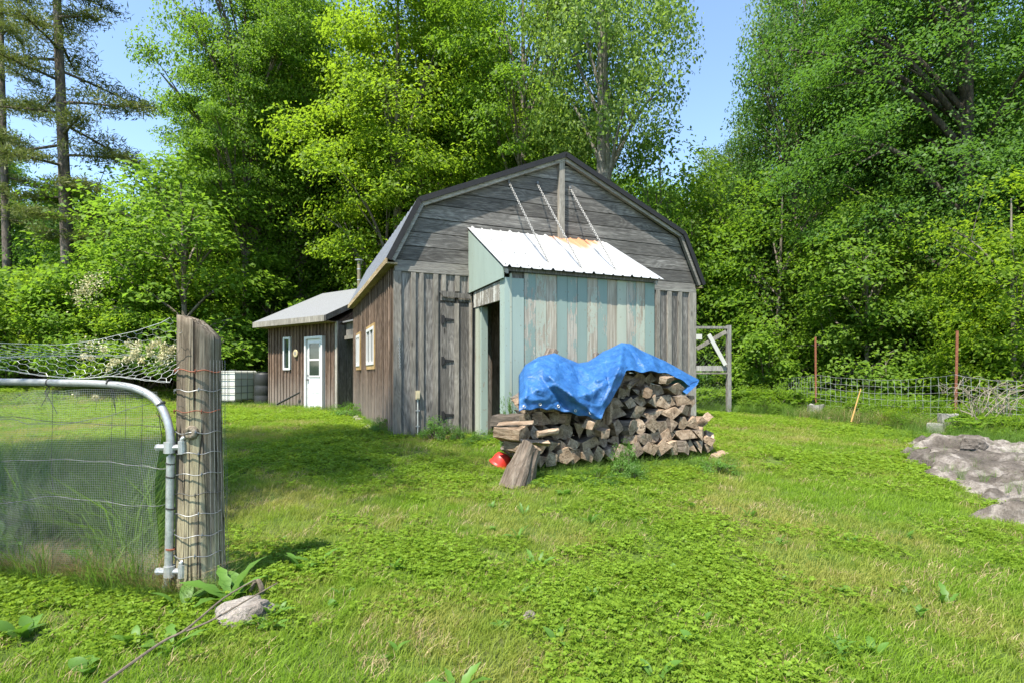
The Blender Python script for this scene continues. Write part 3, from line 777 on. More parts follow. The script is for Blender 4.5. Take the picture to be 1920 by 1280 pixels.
def hinge(py, flip):
    m = MB(); c = G(318, py); X = Vector((1, 0, 0))
    m.tube([c+Vector((0, 0, -.03)), c+Vector((0, 0, .03))], .0285, 12)
    m.tube([c+Vector((-.062, -.0, .0)), c+Vector((-.02, 0, 0))], [.016, .02], 8)
    m.lathe([(0, .02), (.014, .016), (.02, 0), (.014, -.016), (0, -.02)], 8, Matrix.Translation(c+Vector((-.06, 0, .0))))
    m.tube([c+Vector((.02, 0, 0)), c+Vector((.055, -.0, .0))], .016, 8)
    m.tube([c+Vector((.066, 0, -.035)), c+Vector((.066, 0, .035))], .019, 10)
    if flip: m.tube(smooth_path([c+Vector((.066, 0, .03)), c+Vector((.072, .0, .05)), c+Vector((.1, .02, .062)), c+Vector((.135, .05, .07))], 4), .011, 8)
    else: m.tube(smooth_path([c+Vector((.066, 0, .03)), c+Vector((.066, .0, .05)), c+Vector((.1, .06, .05))], 4), .011, 8)
    if flip: m.tube([c+Vector((.118, .018, .068)), c+Vector((.128, .03, .07))], .03, 10)
    o = m.build('hinge', GALV, gate, False); return o
hinge(838, True); hinge(1070, False)
for py in (868, 893, 952, 1028): 
    m = MB(); c = G(319, py); m.tube([c+Vector((0, 0, -.004)), c+Vector((.002, 0, .004))], .0235, 10); m.build('wire_tie', DWIRE if py != 1028 else RUSTW, gate)
for px in (92, 205, 302):
    m = MB(); c = G(px, 717 if px < 250 else 757)
    d = Vector((1, 0, 0)) if px < 250 else Vector((.6, 0, -.8))
    m.tube([c-d*.004, c+d*.004], .024, 10)
    for k in range(3): m.tube([c+Vector((0, 0, -.02)), c+Vector((rnd.uniform(-.03, .03), 0, -.05)), c+Vector((rnd.uniform(-.05, .05), 0, -.1-.04*k))], .0022, 3)
    m.build('wire_tie', DWIRE, gate)
# fine hardware cloth
m = MB(); sq = .0127
Lx = 1.9; top0 = gpx(290, 728).z; bot0 = .0
A = G(291, 900); A.z = 0; B = G(-300, 900); B.z = 0; dirv = (B-A).normalized(); span = (B-A).length
nrmv = Vector((dirv.y, -dirv.x, 0))
def meshp(s, z):
    wv = .02*math.sin(s*5+z*2)+.015*math.sin(z*9+s*3)+.02*mn.noise(Vector((s*3, z*3, 1)))
    return A+dirv*s+nrmv*(wv-.005)+Vector((0, 0, z+.012*math.sin(s*4)+.01*mn.noise(Vector((s*4, z*4, 7)))))
ztop = gpx(200, 733).z; zbot = gpx(200, 1165).z
s = 0
while s < span:
    pth = [meshp(s, zbot+(ztop-zbot)*k/26) for k in range(27)]; m.tube(pth, .0005, 3, cap=False); s += sq
z = zbot
while z < ztop:
    pth = [meshp(span*k/30, z) for k in range(31)]; m.tube(pth, .0005, 3, cap=False); z += sq
m.build('hardware_cloth', simple('grey_mesh_wire', (.34, .35, .34), .5, .4, .3), gate, recalc=False)['kind'] = 'stuff'
# twisted strands crossing the gate, behind the fine mesh
def strand(pts, name='wire_strand', mat=GALVD, r=.0018, par=gate, off=-.02):
    m = MB(); P = smooth_path([G(a, b, off) for a, b in pts], 5)
    P = [p+Vector((0, 0, .004*math.sin(i*1.3))) for i, p in enumerate(P)]
    m.tube(P, r, 4); return m.build(name, mat, par)
strand([(-150, 800), (0, 786), (60, 795), (150, 790), (230, 770), (300, 748)])
strand([(-150, 880), (0, 866), (100, 862), (190, 866), (260, 874), (312, 880)])
strand([(-150, 940), (0, 945), (80, 932), (180, 940), (260, 950), (312, 946)])
strand([(-100, 800), (0, 782), (120, 792), (240, 797), (312, 800)], mat=DWIRE)
for x_ in (94, 206, 232, 263): strand([(x_, 725), (x_+1, 780), (x_-1, 860), (x_+2, 950), (x_, 1100)], mat=DWIRE, r=.0015)
# chicken wire over the gate
cw = thing('chicken_wire', gpx(331, 620), 0, 'sagging hexagonal chicken wire strung from the post top above the gate', 'wire netting')
CO = Vector(cw.location); m = MB()
def interp(x, tb):
    for (a, b), (c, d) in zip(tb[:-1], tb[1:]):
        if x <= c: return b+(d-b)*(x-a)/(c-a)
    return tb[-1][1]
topc = [(-300, 640), (0, 643), (100, 641), (200, 632), (270, 622), (320, 607), (336, 597)]
botc = [(-300, 690), (0, 690), (60, 698), (140, 704), (220, 702), (300, 712), (336, 715)]
def cwp(s, t):                       # s 0..1 from post leftwards, t 0..1 downwards
    px = 334-s*634; a, b = interp(px, topc), interp(px, botc)
    fold = .5+.5*math.sin(px*.012+1)
    tt = t+.10*math.sin(t*6.28*1.0+px*.01)*fold
    py = a+(b-a)*tt; q = gpx(px, py)
    return q+Vector((0, .05*math.sin(t*6.28+px*.015)+.14*(1-abs(2*t-1))-.02, 0))-CO
hw, hh = .0135*2.4, .135
ns = int(1/hw/1.5)+1
for i in range(-1, ns*2+2):
    for j in range(0, 9):
        s0 = i*hw*1.5/2*2*.5*1.333; cx = i*hw*.75; cyy = (j+(.5 if i % 2 else 0))*hh
        P = [(cx+hw*.5*math.cos(R(60*k)), cyy+hh*.5*1.155*math.sin(R(60*k))) for k in range(4)]
        P = [p for p in P]
        if cx < 0 or cx > 1 or cyy > 1.02: continue
        pts_ = [cwp(min(1, max(0, a)), min(1.02, max(0, b))) for a, b in P]
        m.tube(pts_, .0011, 3, cap=False)
for t in (0, .5, 1.0):
    m.tube([cwp(k/40, t) for k in range(41)], .0016, 3)
m.build('netting', WIREL, cw, recalc=False)['kind'] = 'stuff'
# cream grass heads hanging in the netting
for i, (px, py) in enumerate(((187, 654), (218, 643), (236, 645), (249, 658), (225, 668), (240, 673), (205, 678), (195, 676), (258, 661), (272, 655), (285, 648), (298, 660), (290, 640), (130, 668), (145, 670), (296, 668), (180, 690), (212, 672), (135, 738), (152, 745), (228, 655), (278, 645), (284, 660), (300, 652), (244, 666))):
    if i % 2 == 0 or True:
        hd = thing('flower_head', gpx(px, py)+Vector((0, .10 if i % 3 else .03, 0)), 0, 'creamy plume of flowering grass caught in the chicken wire by the post', 'flower', 'creamy grass heads in the chicken wire')
        rg = np.random.default_rng(i); m = MB()
        for k in range(60):
            c = Vector(rg.normal(0, 1, 3)); c.normalize(); c *= rg.uniform(.3, 1)*.024; c.z *= 1.2
            a = Vector(rg.normal(0, 1, 3)).normalized()*.0065; b = a.cross(Vector(rg.normal(0, 1, 3))).normalized()*.0045
            m.add([c-a, c-b, c+a, c+b], [(0, 1, 2, 3)])
        m.build('florets', L_FLOWER, hd, recalc=False)
        m = MB(); dd = Vector((rg.uniform(-.06, .02), .0, -rg.uniform(.05, .12))); m.tube([Vector((0, 0, 0)), dd*.5+Vector((.01, 0, 0)), dd], .0015, 4); m.build('stem', STEM, hd)

# ------------------------------------------------------------------ firewood
def end_mat():
    m = N('split_wood_end'); c = m.coord((1, 1, 1)); n = m.noise(c, 14, 6, .75, .5); n2 = m.noise(c, 60, 3, .7)
    oi = m.n('ObjectInfo')
    cc = m.ramp(n, [(.3, (.09, .066, .045)), (.5, (.27, .21, .15)), (.7, (.52, .44, .34))])
    cc = m.mix(m.math('MULTIPLY', oi.outputs['Random'], .55), cc, m.mix(n, (.12, .075, .045), (.34, .235, .15)))
    wv = m.noise(c, 9, 2, .5, 1.5)
    cr = m.ramp(m.math('ABSOLUTE', m.math('SUBTRACT', wv, .5)), [(0, 1.0), (.014, 0.0)])
    cc = m.mix(m.math('MULTIPLY', cr, .85), cc, (.03, .022, .016))
    tc = m.n('TexCoord'); sp = m.n('SeparateXYZ'); m.l(tc.outputs['Object'], sp.inputs[0])
    x2 = m.math('POWER', m.math('ABSOLUTE', m.math('ADD', sp.outputs[0], m.math('MULTIPLY', oi.outputs['Random'], .06))), 2.0); z2 = m.math('POWER', m.math('ABSOLUTE', m.math('ADD', sp.outputs[2], .05)), 2.0)
    rr_ = m.math('SQRT', m.math('ADD', x2, z2)); rg_ = m.math('SINE', m.math('ADD', m.math('MULTIPLY', rr_, 520.0), m.math('MULTIPLY', n, 9.0)))
    cc = m.mix(m.ramp(rg_, [(.2, 0.0), (.9, .35)]), cc, (.09, .07, .05))
    m.base(cc, .92, .1); m.bump(m.math('SUBTRACT', m.math('ADD', n, m.math('MULTIPLY', n2, .4)), cr), .8, .012); return m.m
def side_mat(name, c1, c2, c3):
    m = N(name); c = m.coord((26, 3, 26)); n = m.noise(c, 1, 7, .75, .8); oi = m.n('ObjectInfo')
    cc = m.ramp(n, [(.32, c1), (.5, c2), (.68, c3)])
    v = m.math('ADD', m.math('MULTIPLY', oi.outputs['Random'], .6), .7)
    h = m.n('HueSaturation'); m.l(v, h.inputs['Value']); m.l(cc, h.inputs['Color'])
    m.base(h.outputs[0], .92, .1); m.bump(n, 1.0, .015); return m.m
ENDM = end_mat()
SPLITM = side_mat('split_wood_side', (.09, .06, .038), (.28, .2, .135), (.48, .38, .28))
BARKM = side_mat('firewood_bark', (.04, .032, .026), (.12, .10, .08), (.24, .2, .165))
def log_mesh(w_, h_, L, seed, roundish=False):
    rg = random.Random(seed); m = MB(); n = 9 if roundish else rg.choice((3, 4, 4, 5))
    a0 = rg.random()*6.28; sec = []; tl_, tz_ = rg.uniform(-.3, .3), rg.uniform(-.3, .3)
    for k in range(n):
        a = a0+2*math.pi*(k+rg.uniform(-.22, .22)*(0.3 if roundish else 1))/n
        # superellipse so that pieces fill their cell
        c, s_ = math.cos(a), math.sin(a); q = (abs(c)**2.6+abs(s_)**2.6)**(-1/2.6)
        r_ = (1 if roundish else rg.uniform(.85, 1.22))
        sec.append((c*q*w_*.5*r_, s_*q*h_*.5*r_))
    J = 4; vs = []
    for j in range(J+1):
        t = j/J; y = (t)*L; sc_ = 1+rg.uniform(-.06, .04)
        ox, oz = (t-.5)*rg.uniform(-.03, .03), rg.uniform(-.006, .006)
        sc_ = 1.0 if j in (0, J) else sc_
        for (x, z) in sec: vs.append((x*sc_+ox+rg.uniform(-.004, .004), y+(x*tl_+z*tz_+rg.uniform(-.005, .005) if j in (0, J) else 0), z*sc_+oz+rg.uniform(-.004, .004)))
    fs = [(j*n+k, j*n+(k+1) % n, (j+1)*n+(k+1) % n, (j+1)*n+k) for j in range(J) for k in range(n)]
    m.add(vs, fs, 1)
    cx = len(vs); m.add([(0, -.003, 0)], [], 0)
    m.f += [(k, (k+1) % n, cx) for k in range(n)]; m.m += [0]*n
    m.add([], []); m.f.append(tuple(J*n+k for k in range(n))); m.m.append(0)
    return m
def v_face(z): return -3.33+.38*max(0, z)/1.2
def pile_top(px):
    return interp(px, [(935, 868), (948, 800), (968, 745), (985, 705), (1010, 685), (1040, 677), (1085, 697), (1130, 682), (1165, 660), (1200, 672), (1250, 700), (1300, 732), (1318, 772), (1340, 830), (1356, 866)])
k = 0; z = .075; row_n = 0; LOGS = []
left_u = u_at(943, -3.3); right_u = u_at(1350, -3.35); seam = u_at(1142, -3.3)
log_labels = {'l': 'grey split firewood log in the lower left stack of the pile under the tarp',
              'r': 'split firewood log in the taller right hand stack beside the draped tarp'}
while z < 1.42:
    hh_ = rnd.uniform(.125, .165); u = left_u+rnd.uniform(-.02, .04)
    while u < right_u:
        wd = rnd.choice((rnd.uniform(.11, .16), rnd.uniform(.16, .29))); uc = u+wd/2
        vf = v_face(z); P = BL(uc, vf, 0); zz_ = z+.02+ground_z(P.x, P.y)+hh_/2
        px = 960+F*P.x/P.y; py = 700-F*(zz_-EYE)/P.y; u += wd*.96
        hwp = wd*.5*F/P.y
        lb = interp(py, [(690, 985), (770, 966), (850, 950), (890, 944)])
        marg = 22 if px < 1175 else 12
        if py-marg < pile_top(px) or px+hwp > 1362 or px-hwp < lb: continue
        rd = rnd.random() < .14
        o = log_mesh(wd*1.04, hh_*1.1, rnd.uniform(.36, .46), 1000+k, rd).build('firewood_log', [ENDM, BARKM if rd or rnd.random() < .45 else SPLITM], None, recalc=False)
        o.location = BL(uc, vf+rnd.uniform(-.07, .05), zz_+rnd.uniform(-.012, .012)-0)
        o.rotation_euler = (rnd.uniform(-.1, .08), rnd.uniform(-.25, .25), YAW+rnd.uniform(-.5, .4))
        g = 'l' if uc < seam else 'r'
        tag(o, log_labels[g], 'firewood log', 'firewood in the left stack' if g == 'l' else 'firewood in the right stack'); k += 1; LOGS.append((row_n, g, uc, o, rd))
    z += hh_*.93; row_n += 1
ORD = ('leftmost', 'second from left', 'third from left', 'fourth from left', 'fifth from left', 'sixth from left', 'seventh from left', 'eighth from left', 'ninth from left', 'tenth from left', 'eleventh from left')
ROWS = ('bottom', 'second lowest', 'third', 'fourth', 'fifth', 'sixth', 'seventh', 'eighth', 'ninth', 'tenth')
for g in 'lr':
    for r_ in range(row_n):
        L_ = sorted([q for q in LOGS if q[0] == r_ and q[1] == g], key=lambda q: q[2])
        for i, q in enumerate(L_):
            q[3]['label'] = '%s firewood log, %s in the %s row of the %s stack' % ('round' if q[4] else 'split', ORD[min(i, 10)], ROWS[min(r_, 9)], 'lower left' if g == 'l' else 'taller right')
z = .12
while z < 1.02:                       # the row behind, seen only through the gaps
    u = left_u+.25
    while u < right_u-.2:
        wd = rnd.uniform(.2, .28); vf = v_face(z)+.46; P = BL(u+wd/2, vf, 0); zz_ = z+.06+ground_z(P.x, P.y)
        px = 960+F*P.x/P.y; py = 700-F*(zz_-EYE)/P.y; u += wd
        if py-30 < pile_top(px) or px > 1325: continue
        o = log_mesh(wd, .2, .4, 5000+k).build('firewood_log', [ENDM, BARKM], None, recalc=False); k += 1
        o.location = BL(u-wd/2, vf, zz_); o.rotation_euler = (0, 0, YAW+rnd.uniform(-.1, .1))
        tag(o, 'thick firewood log in the hidden rear row behind the two stacks', 'firewood log', 'firewood in the rear row')
    z += .19
# pieces lying crosswise or leaning
def lay(px, py, v, L, wd, hh_, rz_, ry, rx, lab, roundish=False, mats=None):
    global k
    k += 1; uu_, zz_ = uz(px, py, v)
    o = log_mesh(wd, hh_, L, 3000+k, roundish).build('firewood_log', mats or [ENDM, SPLITM], None, recalc=False)
    o.rotation_euler = (rx, ry, YAW+rz_); o.location = BL(uu_, v, zz_); tag(o, lab, 'firewood log'); return o
lay(1212, 735, -3.25, .42, .13, .12, -.55, .1, .12, 'pale round log with a bright sawn end near the top of the right stack', True, [SPLITM, SPLITM])
lay(1240, 712, -3.2, .45, .12, .1, -1.0, .2, .1, 'ridged brown log lying crosswise just beneath the tarp edge')
lay(1180, 722, -3.2, .4, .08, .08, -.9, .1, .2, 'thin brown split stick angled under the tarp fold at top')
lay(1135, 812, -3.42, .42, .12, .13, -.12, .0, .02, 'stout split log resting in the gap between the two firewood stacks')
lay(1098, 795, -3.42, .46, .15, .12, -.75, .1, .05, 'large pale split log lying aslant below the tarp lower corner')
lay(1000, 792, -3.5, .36, .15, .05, 1.15, .25, -.06, 'flat weathered slab of wood poking out left of the pile')
lay(1005, 812, -3.45, .34, .08, .07, -1.2, .1, 0, 'thin branch log with round end lying across the left stack', True, [ENDM, SPLITM])
lay(1030, 832, -3.45, .3, .1, .08, 1.25, .1, .05, 'split log lying lengthwise above the gnarled chunk')
lay(1335, 858, -3.42, .42, .14, .09, -1.1, .1, 0, 'flat log lying on the ground at the right foot of the pile')
lay(1315, 790, -3.25, .4, .16, .14, -.9, .2, .1, 'brown barky log jutting from the right edge of the pile', False, [ENDM, SPLITM])
lay(1325, 826, -3.3, .4, .17, .12, -.7, .1, .1, 'grey split log slipping out of the right edge of the pile')
lay(1253, 886, -3.6, .35, .09, .06, -1.1, 0, 0, 'reddish brown branch piece lying on the ground before the pile', True)
lay(1145, 770, -3.36, .1, .045, .3, .1, .06, 0, 'upright stick wedged between the two firewood stacks', False, [SPLITM, SPLITM])
lay(1012, 702, -2.62, .5, .15, .1, -.5, .5, .75, 'brown log sticking up from behind the tarp near the porch corner', False, [SPLITM, BARKM])
lay(1112, 705, -2.62, .42, .12, .1, -.4, .3, .8, 'short log end peeking over the dip of the tarp', False, [ENDM, BARKM])
# gnarled chunk of trunk at the pile's left foot
m = MB(); nr = 22; vs = []
for j in range(9):
    t = j/8; 
    for kk in range(nr):
        a = 2*math.pi*kk/nr; r_ = .12+.06*(1-t)**1.5
        r_ *= 1+.12*math.sin(3*a+1+t)+.07*math.sin(7*a+2*t)+.05*mn.noise(Vector((math.cos(a)*3, math.sin(a)*3, t*1.5)))
        r_ -= .014*max(0, math.sin(11*a+3*t))
        vs.append((r_*math.cos(a)*1.15, r_*math.sin(a), (t*.40 if j else -.2)+(.03*math.sin(2*a) if j == 8 else 0)))
m.add(vs, [(j*nr+kk, j*nr+(kk+1) % nr, (j+1)*nr+(kk+1) % nr, (j+1)*nr+kk) for j in range(8) for kk in range(nr)], 1)
m.f.append(tuple(8*nr+kk for kk in range(nr))); m.m.append(0)
CHB = side_mat('chunk_bark', (.07, .052, .04), (.2, .16, .125), (.36, .3, .24))
o = m.build('tree_chunk', [ENDM, bark('gnarled_chunk_bark', (.07, .052, .04), (.2, .16, .125), (.36, .3, .24), 16, 2.5)], None)
uu_, zz_ = uz(975, 876, -3.56); o.location = BL(uu_, -3.56, zz_); o.rotation_euler = (-.12, .4, .3); o.location.z -= .0; o.scale = (.80, .78, .80); o.location.z -= .075
tag(o, 'gnarled grey-brown trunk chunk leaning against the left foot of the pile', 'log')

# ------------------------------------------------------------------ blue tarp
def tarp_mat():
    m = N('blue_tarpaulin'); c = m.coord((1, 1, 1), offset_random=False)
    n = m.noise(c, 9, 6, .7, .6); n2 = m.noise(c, 40, 4, .75)
    cc = m.ramp(n, [(.3, (.014, .07, .22)), (.6, (.03, .125, .33)), (.78, (.09, .22, .44))])
    cr = m.ramp(n2, [(.62, 0.0), (.75, .45)])
    cc = m.mix(cr, cc, (.5, .62, .75))
    m.base(cc, m.ramp(n, [(.3, .36), (.7, .52)]), .4)
    vo = m.n('TexVoronoi', feature='DISTANCE_TO_EDGE'); vo.inputs['Scale'].default_value = 7; m.l(c, vo.inputs['Vector'])
    h = m.math('ADD', m.math('MULTIPLY', n, 1.0), m.math('MULTIPLY', m.ramp(vo.outputs['Distance'], [(0, 0.0), (.12, 1.0)]), .25))
    m.bump(m.math('ADD', h, m.math('MULTIPLY', n2, .25)), .7, .018); return m.m
T_top = [(973, 704), (985, 684), (1010, 669), (1040, 662), (1060, 671), (1085, 681), (1103, 678), (1130, 661), (1165, 643), (1182, 645), (1200, 656), (1225, 667), (1260, 684), (1290, 701), (1311, 712)]
T_bot = [(973, 771), (990, 767), (1015, 765), (1050, 769), (1080, 776), (1105, 781), (1128, 787), (1134, 768), (1150, 742), (1163, 722), (1174, 692), (1195, 697), (1230, 696), (1262, 703), (1292, 722), (1311, 714)]
NA, NB, NK = 130, 46, 18
V = []
CREST = [((1000, 672), (1030, 705), .075, 9), ((1030, 705), (1072, 742), .085, 9), ((1072, 742), (1128, 787), .07, 9), ((1168, 646), (1160, 690), .06, 10), ((1160, 690), (1134, 752), .07, 11),
         ((1085, 690), (1120, 712), .04, 7), ((1120, 712), (1158, 700), .05, 7), ((990, 700), (984, 765), .04, 8), ((1060, 680), (1100, 740), .045, 8), ((1188, 650), (1210, 690), .05, 6), ((1222, 670), (1232, 694), .045, 6), ((1245, 680), (1300, 716), .03, 9),
         ((1075, 690), (1090, 722), -.06, 7), ((1018, 712), (1060, 762), -.05, 8), ((1135, 680), (1142, 720), -.05, 8), ((1180, 655), (1196, 684), -.06, 6)]
def seg_d(px, py, a, b):
    ax, ay = a; bx_, by = b; dx_, dy = bx_-ax, by-ay; t = max(0, min(1, ((px-ax)*dx_+(py-ay)*dy)/(dx_*dx_+dy*dy))); return math.hypot(px-ax-t*dx_, py-ay-t*dy)
def tarp_pt(a, b):
    px = 973+(1311-973)*a; t = interp(px, T_top); bt = interp(px, T_bot)
    if b >= 0:
        py = t+(bt-t)*b; up = 1-b; span = max(0, bt-t)
        v = -2.85-.56*min(1, (b*span/60))**.7
        P = Vector((px/34, py/34, 0)); fold = 0
        for A_, B_, h_, sg in CREST: fold += h_*math.exp(-seg_d(px, py, A_, B_)/(sg*.8))
        fold += .03*mn.noise(P*.9+Vector((3, 1, 0)))+.034*(.5-abs(mn.noise(P*1.5)))+.011*(.4-abs(mn.noise(P*3.4)))+.003*mn.noise(P*12)
        v -= fold*(.4+.6*min(1, b*2.5))
        uu_, zz_ = uz(px, py+1.5*math.sin(px*.21)*b, v); return BL(uu_, v, zz_)
    p = tarp_pt(a, 0); d = -b*.5
    return p+Vector((.12*d*(1-2*a), 1, 0))*d+Vector((0, 0, -.25*d-.5*max(0, d-.3)+.03*mn.noise(p*4+Vector((0, d*6, 0)))))
for i in range(NA+1):
    for j in range(-NK, NB+1): V.append(tarp_pt(i/NA, j/(NB if j >= 0 else NK)))
n1 = NB+NK+1
Q = [(i*n1+j, (i+1)*n1+j, (i+1)*n1+j+1, i*n1+j+1) for i in range(NA) for j in range(n1-1)]
tarp = ob('blue_tarp', np_mesh('blue_tarp', np.array(V), np.array(Q), tarp_mat(), True))
tag(tarp, 'crumpled blue tarpaulin draped over the top of the firewood pile', 'tarp')
so_ = tarp.modifiers.new('thick', 'SOLIDIFY'); so_.thickness = .004
for px in (982, 1012, 1046, 1078, 1106):
    q = tarp_pt((px-973)/(1311-973), .93); mg = MB(); mg.lathe([(.008, 0), (.014, .004), (.018, 0)], 10, Matrix.Translation(q-W*.012) @ Matrix.Rotation(YAW, 4, 'Z') @ Matrix.Rotation(R(90), 4, 'X')); mg.build('grommet', GALV, tarp)
# hanging corner on the right
m = MB(); ps = [(1298, 716, -3.1), (1311, 713, -3.05), (1306, 722, -3.12), (1288, 738, -3.2), (1280, 733, -3.16)]
def tp(px, py, v): uu_, zz_ = uz(px, py, v); return BL(uu_, v, zz_)
m.add([tp(*p) for p in ps]+[tp(a, b, c+.012) for a, b, c in ps], [(0, 1, 2, 3, 4), (9, 8, 7, 6, 5)]+[(i, (i+1) % 5, 5+(i+1) % 5, 5+i) for i in range(5)])
cn = m.build('hanging_corner', tarp.data.materials[0], tarp)

# red plastic bowl
p = gpt(938, 6.15)
rb = thing('red_tub', p+Vector((0, 0, .03)), .3, 'upturned faded red plastic tub in the clover left of the pile', 'tub')
m = MB(); Mr = Matrix.Rotation(R(24), 4, 'Y') @ Matrix.Rotation(R(12), 4, 'X')
m.lathe([(0, .13), (.05, .128), (.085, .115), (.105, .08), (.118, .02), (.122, .0), (.134, -.004), (.136, -.016), (.128, -.02), (.112, .0), (.1, .07), (0, .11)], 22, Mr); m.build('bowl', REDP, rb, True)
m = MB(); m.tube(smooth_path([Mr @ Vector(q) for q in ((.13, -.05, -.01), (.17, -.02, .03), (.17, .03, .03), (.13, .05, -.01))], 4), .007, 6); m.build('grip', REDP, rb)

# ------------------------------------------------------------------ vegetation kit
def leaf_quads(c, nrm, size, rg, asp=.62, droop=.15, fold=.12):
    n = len(c); nrm = nrm/np.linalg.norm(nrm, axis=1, keepdims=True)
    r_ = rg.normal(size=(n, 3)); a = np.cross(nrm, r_); a /= np.linalg.norm(a, axis=1, keepdims=True)+1e-9
    b = np.cross(nrm, a); s = size[:, None]
    base = c-a*s*.5; tip = c+a*s*.5-np.array([0, 0, 1])*s*droop
    l_ = c+b*s*asp*.5+nrm*s*fold-a*s*.08; r2 = c-b*s*asp*.5+nrm*s*fold-a*s*.08
    V = np.stack([base, r2, tip, l_], 1).reshape(-1, 3); Q = np.arange(4*n).reshape(n, 4); return V, Q
def make_tree_meshes(seed, H, Rr, h0, ncl, per, lsize, csize, flat=.45, shape='round', trunk_r=.2, leafmat=None, barkmat=None, nl=18, sparse=0, lean=(0, 0), upn=1.0, hang=0, lr=1.0):
    """tree of height H with its crown from h0*H up; returns (trunk mesh, crown mesh)"""
    rg = np.random.default_rng(seed); rr = random.Random(seed)
    ph = rg.uniform(0, 6.28, 6)
    def prof(h):
        if shape == 'round': return math.sin(math.pi*min(1, max(.03, h*.86+.12)))**.6
        if shape == 'cone': return (1-h)**.75*.95+.08
        if shape == 'column': return min(1, .35+2.2*h)*(1-h**3)**.5
        return math.sqrt(max(0, 1-h*h))
    def tr(h):                                    # trunk centre at height fraction
        return np.array([lean[0]*h+.12*math.sin(3*h+ph[0])*h*Rr*.3, lean[1]*h+.12*math.sin(2.6*h+ph[1])*h*Rr*.3, h*H])
    cs = []
    while len(cs) < ncl:
        h = rr.random(); 
        if rr.random() > prof(h)**1.2: continue
        th = rr.random()*6.28
        rad = Rr*prof(h)*(1+.22*math.sin(3*th+ph[2]+4*h)+.14*math.sin(5*th+ph[3]-7*h)+.1*math.sin(9*h+ph[4]))
        q = (.30+.70*math.sqrt(rr.random()))
        base = tr((h0+(1-h0)*h)*.97)
        c = base+np.array([math.cos(th)*rad*q, math.sin(th)*rad*q, 0]); c[2] = (h0+(1-h0)*h)*H+rr.uniform(-.3, .3)-hang*q*Rr*.3
        cs.append((c, th, q, h))
    P = []; Nn = []; S = []
    for c, th, q, h in cs:
        n = int(per*rr.uniform(.6, 1.3)); Rc = csize*rr.uniform(.65, 1.3)
        o = np.array([math.cos(th), math.sin(th), 0])
        d = rg.normal(size=(n, 3)); d *= (rg.random((n, 1))**.33)/np.linalg.norm(d, axis=1, keepdims=True)
        d[:, 2] *= flat; rr2 = (d[:, 0]**2+d[:, 1]**2); d = d*Rc; d[:, 2] -= .35*rr2*Rc*flat+.22*(d@o)
        P.append(c+d); Nn.append(np.array([0, 0, 1])*upn+o*.55+rg.normal(size=(n, 3))*.55+d*.25/Rc); S.append(np.full(n, lsize)*rg.uniform(.6, 1.25, n))
    P = np.concatenate(P); V, Q = leaf_quads(P, np.concatenate(Nn), np.concatenate(S), rg)
    crown = np_mesh('crown', V, Q, leafmat)
    m = MB(); nsg = 9; pth = [Vector(tr(i/nsg*.92)) for i in range(nsg+1)]; pth[0].z = -.5
    m.tube(pth, [trunk_r*(1.25 if i == 0 else 1)*(1-i/nsg)**.8+.02 for i in range(nsg+1)], 9, cap=False)
    idx = rg.permutation(len(cs))
    for i in idx[:nl]:
        c, th, q, h = cs[i]; hb = max(h0*.75, (h0+(1-h0)*h)*.80-.08*q-.02); b = Vector(tr(hb)); e = Vector(c)
        mid = b.lerp(e, .5)+Vector((0, 0, (e-b).length*.10)); r0 = trunk_r*(1-hb)**.8*.45*lr+.012
        pp = smooth_path([b, mid, e], 4); m.tube(pp, [r0*(1-t/len(pp))+.012 for t in range(len(pp))], 6, cap=False)
        near = sorted(cs, key=lambda x: (x[0][0]-e[0])**2+(x[0][1]-e[1])**2+(x[0][2]-e[2])**2)[1:5]
        for nc in near:
            s_ = pp[len(pp)//2+rr.randint(-1, 2)]; m.tube([s_, s_.lerp(Vector(nc[0]), .55)+Vector((0, 0, .08)), Vector(nc[0])], [r0*.3+.006, r0*.18+.005, .006], 4, cap=False)
    me = bpy.data.meshes.new('trunk'); me.from_pydata(m.v, [], m.f); me.materials.append(barkmat)
    me.polygons.foreach_set('use_smooth', [True]*len(me.polygons)); me.update()
    return me, crown
def plant_tree(kit, px, Y, H0, H, rot, label, cat='tree', name='maple_tree', group=None, mat=None, wid=1.0, bm_=None, x=None):
    p = gpt(px, Y) if x is None else Vector((x, Y, ground_z(x, Y)))
    t = thing(name, p-Vector((0, 0, .1)), rot, label, cat, group); s = H/H0; t.scale = (s*wid, s*wid, s)
    a = ob('trunk', kit[0], t); b = ob('crown', kit[1], t)
    if mat: b.material_slots[0].link = 'OBJECT'; b.material_slots[0].material = mat
    if bm_: a.material_slots[0].link = 'OBJECT'; a.material_slots[0].material = bm_
    return t
KA = make_tree_meshes(1, 18, 4.2, .35, 290, 215, .15, 1.05, .32, 'round', .24, L_MAPLE, B_GREY, 22)
KB = make_tree_meshes(2, 17, 3.2, .16, 290, 210, .15, 1.0, .32, 'column', .2, L_BRIGHT, B_GREY, 20)
KC = make_tree_meshes(3, 17, 5.6, .14, 520, 270, .12, 1.3, .26, 'round', .33, L_DARK, B_DARK, 34, upn=1.4, hang=.7)
KD = make_tree_meshes(4, 16, 2.5, .22, 230, 130, .12, .75, .7, 'column', .15, L_ASPEN, B_POP, 26, upn=.3)
KE = make_tree_meshes(5, 7, 2.3, .10, 130, 110, .14, .75, .45, 'round', .06, L_UNDER, B_GREY, 14)
KP = make_tree_meshes(6, 19, 3.0, .43, 300, 120, .14, .85, .7, 'round', .37, L_ASPEN, B_POP, 9, upn=.2, lr=.55)
